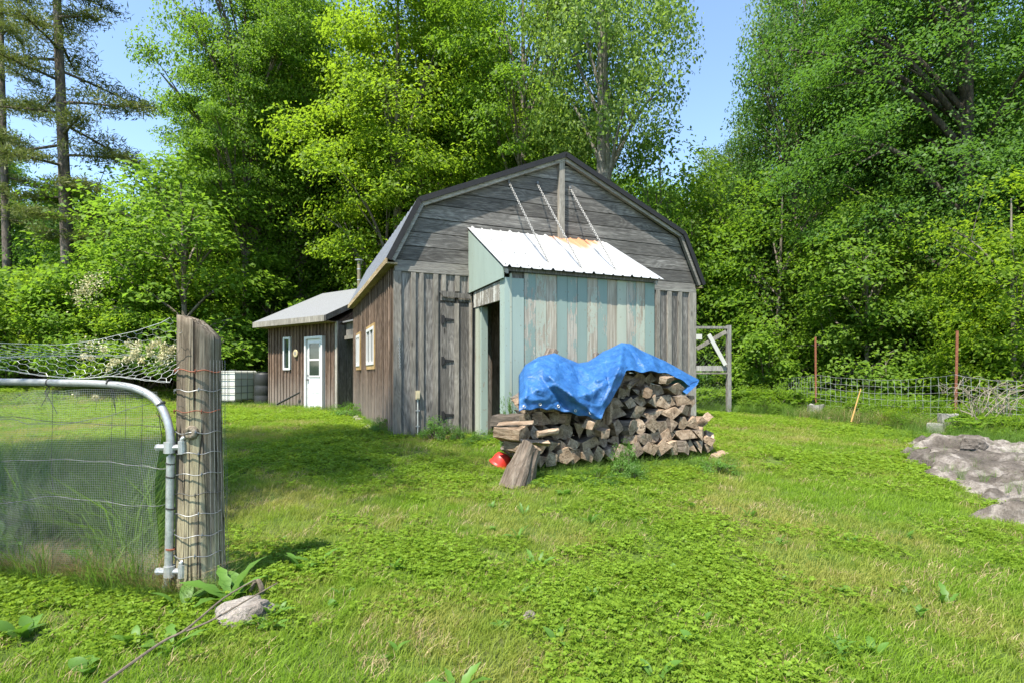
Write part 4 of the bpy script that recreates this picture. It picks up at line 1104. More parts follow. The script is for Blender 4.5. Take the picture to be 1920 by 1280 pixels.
def shrub_meshes(seed, H, Rr, n, ls, mat):
    rg = np.random.default_rng(seed); rr = random.Random(seed); P = []; Nn = []; m = MB()
    for i in range(34):
        th = rr.random()*6.28; q = math.sqrt(rr.random()); h = rr.uniform(.25, 1)*math.sqrt(max(.05, 1-q*q*.75))
        c = np.array([math.cos(th)*q*Rr, math.sin(th)*q*Rr, h*H]); Rc = rr.uniform(.22, .5)*Rr*.75
        k_ = n//34; d = rg.normal(size=(k_, 3)); d *= (rg.random((k_, 1))**.4)/np.linalg.norm(d, axis=1, keepdims=True)*Rc; d[:, 2] *= .7
        P.append(c+d); Nn.append(np.array([0, 0, 1])+np.array([math.cos(th), math.sin(th), 0])*.5+rg.normal(size=(k_, 3))*.6)
        b = Vector((c[0]*.15, c[1]*.15, 0)); e = Vector(c); m.tube([b, b.lerp(e, .6)+Vector((0, 0, .1*H)), e], [.018, .012, .005], 4, cap=False)
    P = np.concatenate(P); P[:, 2] = np.maximum(P[:, 2], .03)
    V, Q = leaf_quads(P, np.concatenate(Nn), np.full(len(P), ls)*rg.uniform(.6, 1.3, len(P)), rg)
    me = bpy.data.meshes.new('stems'); me.from_pydata(m.v, [], m.f); me.materials.append(TWIG); me.update()
    return me, np_mesh('foliage', V, Q, mat)
SA = shrub_meshes(11, 2.4, 1.7, 9000, .10, L_UNDER)
SB_ = shrub_meshes(12, 1.1, .8, 3400, .06, L_UNDER)
SC_ = shrub_meshes(13, 3.4, 1.7, 9000, .12, L_MAPLE)
def plant_shrub(kit, px, Y, s, label, name='shrub', group=None, mat=None, x=None, sz=None, cat='shrub'):
    p = gpt(px, Y) if x is None else Vector((x, Y, ground_z(x, Y)))
    t = thing(name, p-Vector((0, 0, .04)), rnd.random()*6.28, label, cat, group); t.scale = (s, s, sz or s)
    a = ob('stems', kit[0], t); b = ob('foliage', kit[1], t)
    if mat: b.material_slots[0].link = 'OBJECT'; b.material_slots[0].material = mat
    return t
# main trees
plant_tree(KA, 462, 21.5, 18, 19.5, .4, 'large green maple with a dark trunk behind the white tote and outbuilding', wid=.63, bm_=B_PINE)
plant_tree(KB, 745, 21, 17, 19, 1.2, 'bright yellow-green maple rising right behind the outbuilding roof', wid=.92)
plant_tree(KB, 845, 23.5, 17, 19.5, 3.2, 'yellow-green maple crown above the left knee of the barn roof', mat=L_BRIGHT)
plant_tree(KA, 980, 20, 18, 18.5, 2.6, 'mid green maple crown directly above the barn ridge', mat=L_MAPLE, wid=.78)
plant_tree(KP, 1133, 16.5, 19, 19, 5.2, 'tall pale-barked poplar with an open crown right of the barn ridge', name='poplar_tree', wid=.86)
plant_tree(KD, 1330, 22.5, 16, 10.5, .3, 'light green aspen just right of the sky gap beside the poplar', name='aspen_tree')
plant_tree(KD, 1405, 23, 16, 12.6, 2.0, 'slender pale-leaved aspen between the sky gap and the big dark maple', name='aspen_tree', wid=.9)
plant_tree(KD, 1495, 20.5, 16, 19, 3.7, 'tallest of the pale green aspens left of the dark maple', name='aspen_tree', wid=.68)
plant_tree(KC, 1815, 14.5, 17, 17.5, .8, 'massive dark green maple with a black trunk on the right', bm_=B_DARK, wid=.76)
plant_tree(KA, 1640, 19, 18, 17.5, 4.1, 'mid green maple overlapping the left side of the massive dark maple', mat=L_MAPLE, wid=.62)
plant_tree(KA, 545, 24.5, 18, 19, 5.1, 'maple with a leaning grey trunk visible above the outbuilding roof', wid=.8)
plant_tree(KB, 605, 26, 17, 19, .1, 'narrow maple between the large maple and the bright yellow-green one', mat=L_MAPLE)
plant_tree(KE, 345, 20, 7, 8.6, 2.0, 'rounded light green young maple left of the wooden post top', wid=1.25, mat=L_UNDER)
plant_tree(KE, 255, 23.5, 7, 9.0, 4.0, 'small leafy tree just right of the pine trunk', wid=1.2, mat=L_MAPLE)
plant_tree(KE, 1240, 18.5, 7, 9.5, 1.0, 'young green tree right behind the right slope of the barn roof', wid=.8, mat=L_MAPLE)
plant_tree(KE, 1300, 20, 7, 8.0, 3.0, 'light young tree seen just beyond the barn right corner', wid=.8, mat=L_BRIGHT)
plant_tree(KE, 1460, 17, 7, 7.4, 5.0, 'leafy maple sapling behind the middle rusty fence post', wid=1.0, mat=L_MAPLE)
plant_tree(KE, 1625, 13.6, 7, 5.6, .7, 'bright green sapling between the two tall rusty fence posts', wid=1.0, mat=L_UNDER)
plant_tree(KE, 1900, 10.5, 7, 5.0, 2.7, 'pale yellow-green sapling at the right edge above the brush', wid=.9, mat=L_BRIGHT)
plant_tree(KE, 2010, 12.5, 7, 7.5, 1.7, 'green sapling half out of view at the right edge', wid=1.0, mat=L_DARK)
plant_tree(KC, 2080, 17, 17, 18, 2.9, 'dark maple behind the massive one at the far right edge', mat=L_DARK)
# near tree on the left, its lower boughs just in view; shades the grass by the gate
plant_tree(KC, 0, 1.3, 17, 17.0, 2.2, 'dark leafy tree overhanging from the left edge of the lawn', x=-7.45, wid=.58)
# pines
def pine(seed, H, Rr, trunk_r, h0, nb, x, y, lab):
    rg = np.random.default_rng(seed); rr = random.Random(seed); P = []; Nn = []; m = MB()
    t = thing('pine_tree', (x, y, ground_z(x, y)-.3), 0, lab, 'tree')
    tc = lambda z: Vector((.25*math.sin(z*.12+seed), .2*math.cos(z*.1), z))
    m.tube([tc(H*i/10)-tc(0)+Vector((0, 0, 0)) for i in range(11)], [trunk_r*(1-i/10.5)**.7+.01 for i in range(11)], 10, cap=False)
    for i in range(nb):
        h = h0+(1-h0)*(i+.5)/nb; z = h*H; th = i*2.4+rr.uniform(-.5, .5); L = Rr*(1-((h-h0)/(1-h0)))**.6*rr.uniform(.6, 1.15)*(.55 if h < h0+.12 else 1)+.3
        o = Vector((math.cos(th), math.sin(th), 0)); b = tc(z)-tc(0); rise = rr.uniform(-.12, .12)
        pts = [b+o*L*s_+Vector((0, 0, L*(rise*s_-.22*s_*s_+.14*s_**3+.0))) for s_ in (0, .35, .7, 1)]
        m.tube(smooth_path(pts, 3), [.05*(1-q/10)+.012 for q in range(10)], 5, cap=False)
        for s_ in np.linspace(.28, 1.05, int(4+L*3.2)):
            for sd in (-1, 1):
                side = Vector((-o.y, o.x, 0))*sd*rr.uniform(.05, .42)*L*.55*(1.15-s_)*1.6
                c = b+o*L*s_+Vector((0, 0, L*(rise*s_-.22*s_*s_+.14*s_**3)))+side+Vector((0, 0, rr.uniform(-.05, .12)))
                if rr.random() < .5: m.tube([b+o*L*(s_-.15)+Vector((0, 0, L*(rise*s_-.22*s_*s_+.14*s_**3))), c], .008, 3, cap=False)
                n = 40; d = rg.normal(size=(n, 3))*np.array([.28, .28, .08]); P.append(np.array(c)+d); Nn.append(rg.normal(size=(n, 3))+np.array([0, 0, .8]))
    P = np.concatenate(P); V, Q = leaf_quads(P, np.concatenate(Nn), rg.uniform(.16, .3, len(P)), rg, asp=.16, droop=-.1)
    me = bpy.data.meshes.new('trunk'); me.from_pydata(m.v, [], m.f); me.materials.append(B_PINE); me.update(); me.polygons.foreach_set('use_smooth', [True]*len(me.polygons))
    ob('trunk', me, t); ob('crown', np_mesh('crown', V, Q, L_NEEDLE), t)
p = gpt(133, 21); pine(21, 23, 3.8, .25, .24, 42, p.x, p.y, 'tall white pine with a straight grey trunk and layered boughs on the left')
p = gpt(20, 25); pine(22, 20, 2.8, .2, .34, 20, p.x, p.y, 'thinner pine with a bare lower trunk at the far left')
# woods behind
bk = 'deep green forest tree standing in the woods behind the front row'
spec = []
rw = random.Random(5)
for row, (Y, step) in enumerate(((27.5, 105), (32, 120), (38, 130), (46, 150))):
    px = -420+row*37
    while px < 2380:
        spec.append((px+rw.uniform(-25, 25), Y+rw.uniform(-1.6, 1.6))); px += step
for px, Y in spec:
    top = 1.15+.47*Y+rw.uniform(0, 2.5)
    gz_t = ground_z((px-960)/F*Y, Y)
    if -110 < px < 425: top = 1.15+.36*Y-gz_t-rw.uniform(0, 1.5)
    if 1090 < px < 1580: top = 1.15+.37*Y-gz_t-rw.uniform(0, 1.5)
    kit, H0, nm = rw.choice(((KA, 18, 'maple_tree'), (KB, 17, 'maple_tree'), (KA, 18, 'maple_tree'), (KD, 16, 'aspen_tree'), (KB, 17, 'maple_tree')))
    if -110 < px < 425 or 1090 < px < 1580: kit, H0, nm = KE, 7, 'maple_tree'
    plant_tree(kit, px, Y, H0, top, rw.random()*6.28, bk, 'tree', 'forest_tree', 'trees of the woods behind', mat=rw.choice((L_MAPLE, L_DARK, L_MAPLE, L_UNDER)), wid=rw.uniform(.85, 1.15)*(1.0 if kit is not KE else .8), bm_=rw.choice((B_GREY, B_DARK)))
# thin trunks of the wood edge
for i, (px, Y, r_, lab) in enumerate(((500, 22.5, .09, 'thin dark bare trunk between the big maple trunk and the outbuilding roof'), (562, 23.2, .11, 'dark upright trunk just above the outbuilding roof'), (1350, 21, .05, 'thin pale sapling trunk beyond the wire gate'), (1497, 18.5, .1, 'pale mottled trunk behind the middle fence post'), (1385, 19, .06, 'slim dark trunk between wire gate and middle fence post'), (1680, 18, .12, 'dark trunk in the shade left of the massive maple'))):
    t = plant_tree(KD, px, Y, 16, (15+i % 3) if not 1300 < px < 1450 else 9.5, i*1.3, lab, name='slender_tree', mat=L_MAPLE if i < 3 else L_DARK, bm_=B_GREY, wid=1.0)
for i, (px, Y, h_) in enumerate(((395, 24.5, 6.0), (500, 26.5, 7), (570, 25.5, 6.5), (625, 24.5, 7), (680, 24, 7.5), (440, 28, 8), (1430, 19, 5.5), (1545, 18.5, 6), (1700, 16.5, 5.5))):
    plant_tree(KE, px, Y, 7, h_, i*1.7, 'light leafy sapling filling the gap beneath the tall tree crowns', name='sapling', group='saplings under the tall trees', mat=(L_UNDER, L_BRIGHT)[i % 2], wid=.9)
# shrubs
side = 'shrubs along the left wood edge'
for i, (px, Y, s) in enumerate(((-260, 19.5, 1.6), (-150, 19, 1.5), (-60, 19.5, 1.7), (10, 18.6, 1.25), (75, 19.3, 1.5), (140, 18.8, 1.2), (205, 19.8, 1.5), (262, 19.0, 1.25), (318, 19.6, 1.3), (380, 20, 1.1), (425, 20.5, .8), (470, 20.6, .65), (520, 21, .7), (570, 21.5, .9), (100, 21.5, 1.9), (230, 22.5, 1.9), (-30, 22, 2.0), (340, 22.5, 1.6), (480, 24, 1.3), (600, 24, 1.5), (500, 22.3, 1.3), (560, 22.4, 1.5), (620, 21.8, 1.4), (675, 21, 1.3), (720, 20, 1.2))):
    plant_shrub(SA if i % 3 else SC_, px, Y, s, 'dense leafy bush in the hedge of undergrowth behind the left lawn', group=side, mat=(L_UNDER, L_MAPLE, L_UNDER, L_BRIGHT)[i % 4])
for i, (px, Y, s) in enumerate(((1250, 19, 1.2), (1330, 18.5, 1.1), (1400, 16.5, 1.0), (1440, 15.5, 1.0), (1520, 16.8, 1.1), (1570, 15.0, 1.0), (1660, 15.5, 1.3), (1740, 13.4, 1.1), (1850, 12.6, 1.2), (1950, 12.0, 1.2), (2040, 11, 1.2), (1790, 16, 1.6), (1900, 15, 1.6), (2050, 14, 1.6), (1480, 19.5, 1.8), (1380, 21, 1.8), (1620, 19, 1.8), (2150, 12, 1.6), (2250, 14, 2.0), (1270, 23, 1.8), (1180, 22, 1.6))):
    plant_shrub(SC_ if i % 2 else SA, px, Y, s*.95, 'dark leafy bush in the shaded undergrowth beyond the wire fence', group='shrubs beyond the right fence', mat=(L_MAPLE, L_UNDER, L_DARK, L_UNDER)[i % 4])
for i, (px, Y, s) in enumerate(((1395, 14.0, .9), (1432, 13.6, .95), (1465, 13.7, 1.0), (1500, 13.3, .8), (1560, 12.3, .8), (1590, 11.9, .9), (1640, 10.9, .85), (1625, 11.7, .75), (1680, 10.6, .8), (1665, 9.9, .55), (1720, 9.9, .85), (1760, 9.6, .7), (1815, 8.9, .7), (1850, 8.6, .8), (1880, 8.2, .55), (1900, 9.2, .9), (1940, 8.4, .9), (1355, 14.4, .8), (1318, 14.6, .9), (1700, 9.2, .5), (1990, 7.9, .9), (1845, 7.9, .45), (1912, 7.3, .4), (1590, 11.4, .6), (1650, 10.4, .65), (1700, 9.6, .6), (1745, 9.2, .45), (1830, 8.3, .6), (1870, 7.9, .5), (1900, 7.6, .6), (1450, 12.9, .7), (1550, 11.9, .55), (1400, 13.3, .6))):
    plant_shrub(SB_, px, Y+.35, s*.82, 'low weedy bramble bush growing along the foot of the wire fence', name='bramble', group='brambles along the right fence', mat=(L_UNDER, L_BRIGHT, L_UNDER, L_MAPLE)[i % 4])

# ------------------------------------------------------------------ right side: wire gate, fence, stumps, rock
wg = thing('wire_frame_gate', gpt(1366, 13.4), R(5), 'tall timber frame covered in chicken wire with white braces right of the barn', 'gate')
WO = Vector(wg.location); WM = (Matrix.Translation(WO) @ Matrix.Rotation(R(5), 4, 'Z'))
def wl(px, py): 
    q = pt(px, py, 13.4); return ((px-1366)/F*13.4, 0, q.z-WO.z)
x_l = wl(1292, 700)[0]; ztop_ = wl(1366, 613)[2]
def bar(par, name, p, q, w_, t, mat):
    p = Vector(p); q = Vector(q); d = (q-p); L = d.length; d.normalize(); yv = Vector((0, 1, 0)); n = d.cross(yv).normalized()
    M = Matrix.Translation(p) @ Matrix(((d.x, yv.x, n.x, 0), (d.y, yv.y, n.y, 0), (d.z, yv.z, n.z, 0), (0, 0, 0, 1)))
    m = MB(); m.box(0, L, -t/2, t/2, -w_/2, w_/2, M=M); return m.build(name, mat, par)
bar(wg, 'post', (0, 0, -.2), (0, 0, ztop_+.04), .1, .1, FENCEW)
bar(wg, 'post', (x_l-.2, 0, -.2), (x_l-.2, 0, ztop_), .1, .1, FENCEW)
bar(wg, 'rail', (x_l-.15, -.01, ztop_-.02), (-.052, -.01, ztop_-.02), .06, .05, FENCEW)
bar(wg, 'rail', (x_l-.15, -.0, wl(0, 690)[2]), (-.052, 0, wl(0, 690)[2]), .13, .04, FENCEW)
bar(wg, 'rail', (x_l-.15, -.045, wl(0, 699)[2]), (-.06, -.045, wl(0, 699)[2]), .04, .04, GREYL)
bar(wg, 'brace', (wl(1303, 654)[0], -.03, wl(0, 654)[2]), (wl(1360, 622)[0], -.03, wl(0, 622)[2]), .09, .03, GREYL)
bar(wg, 'brace', (wl(1325, 628)[0], -.07, wl(0, 628)[2]), (wl(1357, 684)[0], -.07, wl(0, 684)[2]), .1, .03, WHITEP)['paint'] = .8
bar(wg, 'board', (wl(1303, 632)[0]-.1, -.06, wl(0, 632)[2]), (wl(1312, 632)[0], -.06, wl(0, 632)[2]), .13, .03, WHITEP)['paint'] = .9
m = MB()
nxh = 26; hx = (-.05-(x_l-.15))/nxh; hz = .05; j = 0; z = .02
while z < ztop_-.03:
    pth = []
    for i in range(nxh+1):
        pth.append((x_l-.15+i*hx, .04+.01*math.sin(i+z*5), z+(hz*.45 if i % 2 == j % 2 else -hz*.45)*.9))
    m.tube(pth, .0016, 3, cap=False); z += hz; j += 1
m.build('wire_netting', GALVD, wg, recalc=False)['kind'] = 'stuff'

# the wire fence: posts run from beyond the gate round to the right edge
FP = [(1300, 19.5, 0), (1410, 16.8, 1.72), (1530, 12.6, 2.02), (1791, 9.3, 1.90), (2010, 7.4, 1.8)]
fence = thing('wire_fence', gpt(1530, 12.6), 0, 'rusty steel post fence with sagging woven wire behind the brambles on the right', 'fence')
FO = Vector(fence.location)
for px, Y, top in FP[1:]:
    b = gpt(px, Y)-FO; m = MB(); lean = Vector((.02 if px == 1791 else 0, 0, 0))
    h = top-b.z-FO.z
    for (x0_, x1_, y0_, y1_) in ((-.022, .022, -.004, .004), (-.004, .004, .005, .03)):
        m.box(x0_, x1_, y0_, y1_, -.3, h, M=Matrix.Translation(b) @ Matrix.Rotation(R(1.2 if px == 1791 else -.4), 4, 'Y'))
    m.build('steel_post', RUST, fence)
def fpt(a, b, t, z):
    A = gpt(a[0], a[1]); B = gpt(b[0], b[1]); P = A.lerp(B, t); P.z = ground_z(P.x, P.y)+z; return P-FO
m = MB()
for a, b in zip(FP[:-1], FP[1:]):
    nn = int((gpt(a[0], a[1])-gpt(b[0], b[1])).length/.15)
    for hgt in (.12, .22, .33, .45, .58, .72, .87, 1.02):
        m.tube([fpt(a, b, k/nn, hgt-.10*4*(k/nn)*(1-k/nn)*(hgt)+.02*mn.noise(Vector((k*.6, hgt*9, a[0])))) for k in range(nn+1)], .0036, 3, cap=False)
    for k in range(nn+1):
        t = k/nn; sg = .10*4*t*(1-t); m.tube([fpt(a, b, t+.004*math.sin(z_*9+k), z_*(1-sg)) for z_ in (.1, .4, .7, 1.02)], .003, 3, cap=False)
m.build('woven_wire', GALV, fence, recalc=False)['kind'] = 'stuff'
def stump(px, Y, w_, h, lab, sides=9, seed=0):
    p = gpt(px, Y); m = MB(); rg = random.Random(seed); vs = []
    for j in range(5):
        for k_ in range(sides):
            a = 2*math.pi*k_/sides+.3; r_ = w_*.5*(1.06-.02*j)*(1+.1*math.sin(3*a+seed)+rg.uniform(-.04, .04)); vs.append((r_*math.cos(a), r_*math.sin(a), -.08+(h+.08)*j/4+(rg.uniform(-.03, .03) if j == 4 else 0)))
    m.add(vs, [(j*sides+k_, j*sides+(k_+1) % sides, (j+1)*sides+(k_+1) % sides, (j+1)*sides+k_) for j in range(4) for k_ in range(sides)]+[tuple(4*sides+k_ for k_ in range(sides))])
    o = m.build('stump', CONC, None); o.location = p; return tag(o, lab, 'stump')
stump(1530, 12.2, .34, .33, 'small grey stump at the foot of the middle rusty post', seed=1)
stump(1778, 8.95, .31, .34, 'tall grey stump at the foot of the nearest rusty post', 8, 2)
stump(1755, 8.75, .26, .2, 'short broken grey stump leaning on the taller one', 7, 5)
m = MB(); a = gpt(1548, 11.4); b = gpt(1668, 11.2); m.tube([a+Vector((0, 0, .05)), a.lerp(b, .5)+Vector((0, 0, .05)), b+Vector((0, 0, .05))], [.055, .06, .05], 8)
tag(m.build('fallen_log', SPLITM, None), 'tan barkless log lying flat in the grass before the brambles', 'log')
m = MB(); m.tube([pt(1596, 790, 9.9), pt(1604, 762, 9.95), pt(1614, 728, 10)], [.012, .011, .007], 5)
tag(m.build('stake', simple('orange_tan_cane', (.5, .3, .1), .7), None), 'thin orange-tan cane leaning in the grass before the brambles', 'stake')
# dead branch tangle
db = thing('dead_branch', gpt(1850, 8.5)+Vector((0, 0, .2)), 0, 'bleached tangle of dead twigs arching over the wire fence on the right', 'branch')
rg = random.Random(3)
for i in range(34):
    a = rg.uniform(-.9, .9); L = rg.uniform(.4, 1.1); m = MB(); o_ = Vector((rg.uniform(-.3, .3), rg.uniform(-.2, .2), rg.uniform(0, .3)))
    P = [o_, o_+Vector((a*.4*L, rg.uniform(-.1, .1), .35*L)), o_+Vector((a*.9*L+.1, rg.uniform(-.2, .2), .5*L)), o_+Vector((a*1.3*L+.2, rg.uniform(-.3, .3), .35*L))]
    m.tube(smooth_path(P, 4), [.005*(1-q/16)+.0015 for q in range(13)], 4, cap=False); 
    for q in range(3):
        s_ = P[2].lerp(P[3], rg.random()); m.tube([s_, s_+Vector((rg.uniform(-.2, .2), rg.uniform(-.1, .1), rg.uniform(-.05, .2)))], .003, 3, cap=False)
    m.build('twig', TWIGL, db, recalc=False)
# bedrock outcrop
def outcrop():
    c = Vector((5.75, 6.35)); V = []; nx_, ny_ = 130, 110; q = []
    for j in range(ny_+1):
        for i in range(nx_+1):
            x = 2.9+4.6*i/nx_; y = 3.6+4.9*j/ny_; gz = ground_z(x, y)
            # outline: a lens running from (3.7,3.9) back to (5.6,8.0)
            left = interp(y, [(3.6, 4.3), (4.05, 3.95), (4.4, 3.75), (4.8, 3.85), (5.3, 4.05), (5.9, 4.35), (6.6, 4.9), (7.2, 5.25), (7.9, 5.6), (8.3, 6.3)])
            near = interp(x, [(2.9, 4.6), (3.7, 4.15), (4.0, 3.95), (4.6, 3.9), (7.6, 3.9)])
            far = interp(x, [(2.9, 5.5), (4.6, 7.1), (5.2, 7.7), (5.8, 7.9), (6.4, 7.3), (7.6, 6.4)])
            wob = .34*mn.noise(Vector((x*1.3, y*1.3, 3)))+.26*mn.noise(Vector((x*3.4, y*3.4, 3)))
            e = min(x-left, y-near, far-y)+wob
            n1_ = mn.noise(Vector((x*.9+y*.3, y*1.6-x*.5, 2))); st_ = abs(mn.noise(Vector((x*1.2, y*3.2+x*1.1, 9)))); n3 = mn.noise(Vector((x*7, y*7, 1)))
            h = -.16+.26*max(-1, min(1, e/.35))**1 if e < .35 else .10
            cr_ = abs(mn.noise(Vector((x*2.2+y*1.4, y*5-x*1.5, 4)))); h += .12*n1_+.17*(.3-st_)+.03*n3+.012*mn.noise(Vector((x*19, y*19, 1)))-.05*max(0, 1-cr_/.06)+.05*sstep(5, 7.6, y)*1.4
            V.append((x, y, gz+h-.02)); 
    n_ = nx_+1; q = [(j*n_+i, j*n_+i+1, (j+1)*n_+i+1, (j+1)*n_+i) for j in range(ny_) for i in range(nx_)]
    o = ob('rock_outcrop', np_mesh('rock_outcrop', np.array(V), np.array(q), ROCK, True)); tag(o, 'large low outcrop of pinkish-grey bedrock breaking through the grass', 'rock')
    return {(i, j): 0 for i in ()}
outcrop()
def boulder(px, py, Y, sx, sy, sz, lab, mat=ROCK, seed=0, name='rock', rot=0, drop=0):
    p = gpt(px, Y); m = MB(); import bmesh
    bm = bmesh.new(); bmesh.ops.create_icosphere(bm, subdivisions=4, radius=1)
    for v_ in bm.verts:
        n_ = mn.noise(v_.co*1.3+Vector((seed, 0, 0)))*.35+mn.noise(v_.co*3+Vector((0, seed, 0)))*.12+mn.noise(v_.co*8)*.03
        v_.co *= 1+n_; v_.co = Vector((v_.co.x*sx, v_.co.y*sy, max(-.4, min(.72, v_.co.z))*sz))
    me = bpy.data.meshes.new(name); bm.to_mesh(me); bm.free(); me.materials.append(mat)
    o = ob(name, me, None, p+Vector((0, 0, drop))); o.rotation_euler = (0, 0, rot); return tag(o, lab, 'rock')
boulder(1825, 858, 6.35, .13, .11, .11, 'rounded loose stone sitting on top of the bedrock outcrop', seed=2, drop=.2)
boulder(1775, 870, 6.5, .22, .1, .05, 'flat slab of rock lying on the left side of the outcrop', seed=4, drop=.1)
boulder(458, 1150, 2.62, .135, .10, .085, 'pale angular stone lying in the grass right of the wooden post', WSTONE, 6, 'stone', .4, .02)
boulder(992, 1150, 2.6, .03, .026, .03, 'small tan pebble-like stone in the lawn foreground', WSTONE, 8, 'stone', .4, .01)
boulder(1148, 1130, 2.7, .028, .024, .02, 'tiny pinkish stone in the lawn foreground', WSTONE, 9, 'stone', .4, .01)
m = MB(); p = gpt(487, 2.85); m.tube(smooth_path([p+Vector((.02, 0, -.05)), p+Vector((.01, 0, .05)), p+Vector((-.02, .01, .09)), p+Vector((-.06, .02, .03))], 4), [.016-.0005*i for i in range(13)], 7)
tag(m.build('root', TWIG, None), 'curved dead root sticking up beside the pale angular stone', 'root')
# long sticks on the grass
for pts_, r_, lab in (([(180, 1290, 2.05), (300, 1205, 2.3), (350, 1178, 2.4), (420, 1120, 2.6), (478, 1086, 2.75)], .006, 'long thin dead stick slanting across the grass to the stone'),
                      ([(350, 1182, 2.4), (400, 1160, 2.46), (470, 1120, 2.6), (520, 1092, 2.7)], .005, 'thinner forked dead stick resting over the pale stone')):
    m = MB(); P = smooth_path([pt(q[0], q[1], (EYE-(.03+.035*i_))*F/(q[1]-700)) for i_, q in enumerate(pts_)], 5)
    m.tube(P, [r_*(1-.5*i/len(P)) for i in range(len(P))], 6); tag(m.build('stick', TWIG, None), lab, 'stick')

# ------------------------------------------------------------------ weeds with leaves one can tell apart
def big_leaf_mesh(L, wd, seed, lob=0.0):
    rg = random.Random(seed); m = MB(); n = 7; vs = []
    for i in range(n+1):
        t = i/n; w_ = wd*math.sin(math.pi*min(1, t*.93+.05))**.8*(1+lob*(1 if i % 2 else -1))
        z = .25*L*math.sin(t*1.9)-.10*L*t*t; vs += [(t*L, -w_/2, z+.12*w_), (t*L, 0, z), (t*L, w_/2, z+.12*w_)]
    m.add(vs, [(3*i+a, 3*i+a+1, 3*i+a+4, 3*i+a+3) for i in range(n) for a in (0, 1)])
    me = bpy.data.meshes.new('leaf'); me.from_pydata(m.v, [], m.f); me.materials.append(L_WEED); me.polygons.foreach_set('use_smooth', [True]*len(me.polygons)); me.update(); return me
LEAVES = [big_leaf_mesh(.16, .06, 1), big_leaf_mesh(.2, .045, 2, .25), big_leaf_mesh(.12, .08, 3)]
def weed(px, Y, n, s, lab, kind=0, up=.6, x=None, name='weed'):
    p = gpt(px, Y); t = thing(name, p, 0, lab, 'weed'); rg = random.Random(int(px*7))
    for i in range(n):
        o = ob('leaf', LEAVES[kind], t); a = i*2.4+rg.uniform(-.4, .4)
        o.rotation_euler = (rg.uniform(-.3, .3), -rg.uniform(.15, 1.1)*up, a); k_ = s*rg.uniform(.6, 1.15); o.scale = (k_, k_, k_); o.location = (rg.uniform(-.02, .02), rg.uniform(-.02, .02), .0)
    return t
for px, Y, n, s, kd, lab in ((430, 2.78, 5, 1.5, 1, 'tall jagged dock leaves standing right against the wooden post base'), (345, 2.72, 5, 1.2, 0, 'broad pale leaves growing between gate hinge and wooden post'),
        (460, 2.9, 3, 1.1, 0, 'upright dark leaf clump behind the pale angular stone'), (505, 2.5, 6, .8, 0, 'broadleaf rosette in the lawn just right of the pale stone'),
        (860, 1.95, 6, .9, 1, 'dandelion-like rosette at the bottom middle of the lawn'), (975, 2.85, 4, .6, 0, 'small plantain clump above the tan pebble'),
        (1050, 2.35, 5, .6, 0, 'plantain rosette right of the tan pebble'), (740, 2.25, 5, .55, 0, 'small broadleaf rosette in the lower centre lawn'),
        (250, 2.35, 6, .8, 0, 'broad green leaves in front of the gate mesh foot'), (320, 2.3, 5, .9, 1, 'serrated leaves near the long dead stick'), (1230, 2.1, 3, .6, 0, 'single plantain blade pair in the right foreground'),
        (160, 2.15, 6, .8, 2, 'low round-leaved weed at the lower left'), (40, 2.4, 7, .9, 0, 'leafy weed cluster at the far left bottom'), (600, 3.3, 6, .8, 1, 'serrated weed by the bare patch right of the post'),
        (560, 3.2, 5, .9, 0, 'broad weed at the edge of the shaded bare patch'), (1060, 4.9, 5, .9, 2, 'large round leaf clump in front of the woodpile'), (1130, 1.8, 5, .7, 1, 'jagged rosette low in the right foreground')):
    weed(px, Y, n, s, lab, kd)
for i in range(46):
    y_ = rnd.uniform(1.7, 4.6); px_ = rnd.uniform(430 if y_ > 2.3 else 20, 1800); weed(px_, y_, rnd.randint(4, 6), rnd.uniform(.28, .5)*(1+.1*y_), 'small broadleaf rosette growing flat in the mown lawn', i % 3, .8)['group'] = 'small rosettes in the lawn'
for i in range(16):
    y_ = rnd.uniform(3.1, 4.3); weed((-.75-rnd.uniform(0, .3))*F+960, y_, 6, rnd.uniform(1.2, 2.4), 'big leafy weed in the long grass behind the gate mesh', i % 3, 1.1)['group'] = 'weeds behind the gate mesh'
# leafy plants against the walls
for px, Y, s, sz, lab in ((822, 8.05, .34, .42, 'leafy green weed bush growing against the plank door'), (862, 7.9, .16, .3, 'small weed clump left of the porch doorway'), (905, 7.9, .25, .22, 'low clover-like weeds at the porch doorstep'),
                      (930, 8.1, .26, .22, 'weeds growing inside the porch doorway'), (880, 7.6, .24, .16, 'low weeds in front of the porch jamb'), (955, 6.9, .15, .8, 'climbing weed on the foot of the pale porch corner post'), (1022, 5.25, .2, .12, 'low weeds before the trunk chunk'),
                      (710, 8.9, .22, .34, 'tall weeds at the foot of the barn left corner'), (1170, 5.62, .2, .42, 'spiky tall weed growing up the gap in the firewood'), (1190, 5.5, .2, .22, 'bright weed at the foot of the right stack'), (1120, 5.4, .3, .16, 'weedy clump at the foot of the woodpile centre'),
                      (1345, 5.9, .3, .2, 'weeds beside the right foot of the woodpile'), (650, 12.5, .5, .4, 'weeds at the back corner of the brown barn side'), (590, 14.2, .3, .15, 'weeds in front of the white door step'), (970, 7.0, .2, .2, 'weeds behind the red tub')):
    plant_shrub(SB_, px, Y, s, lab, name='weed', sz=sz, mat=L_WEED, cat='weed')
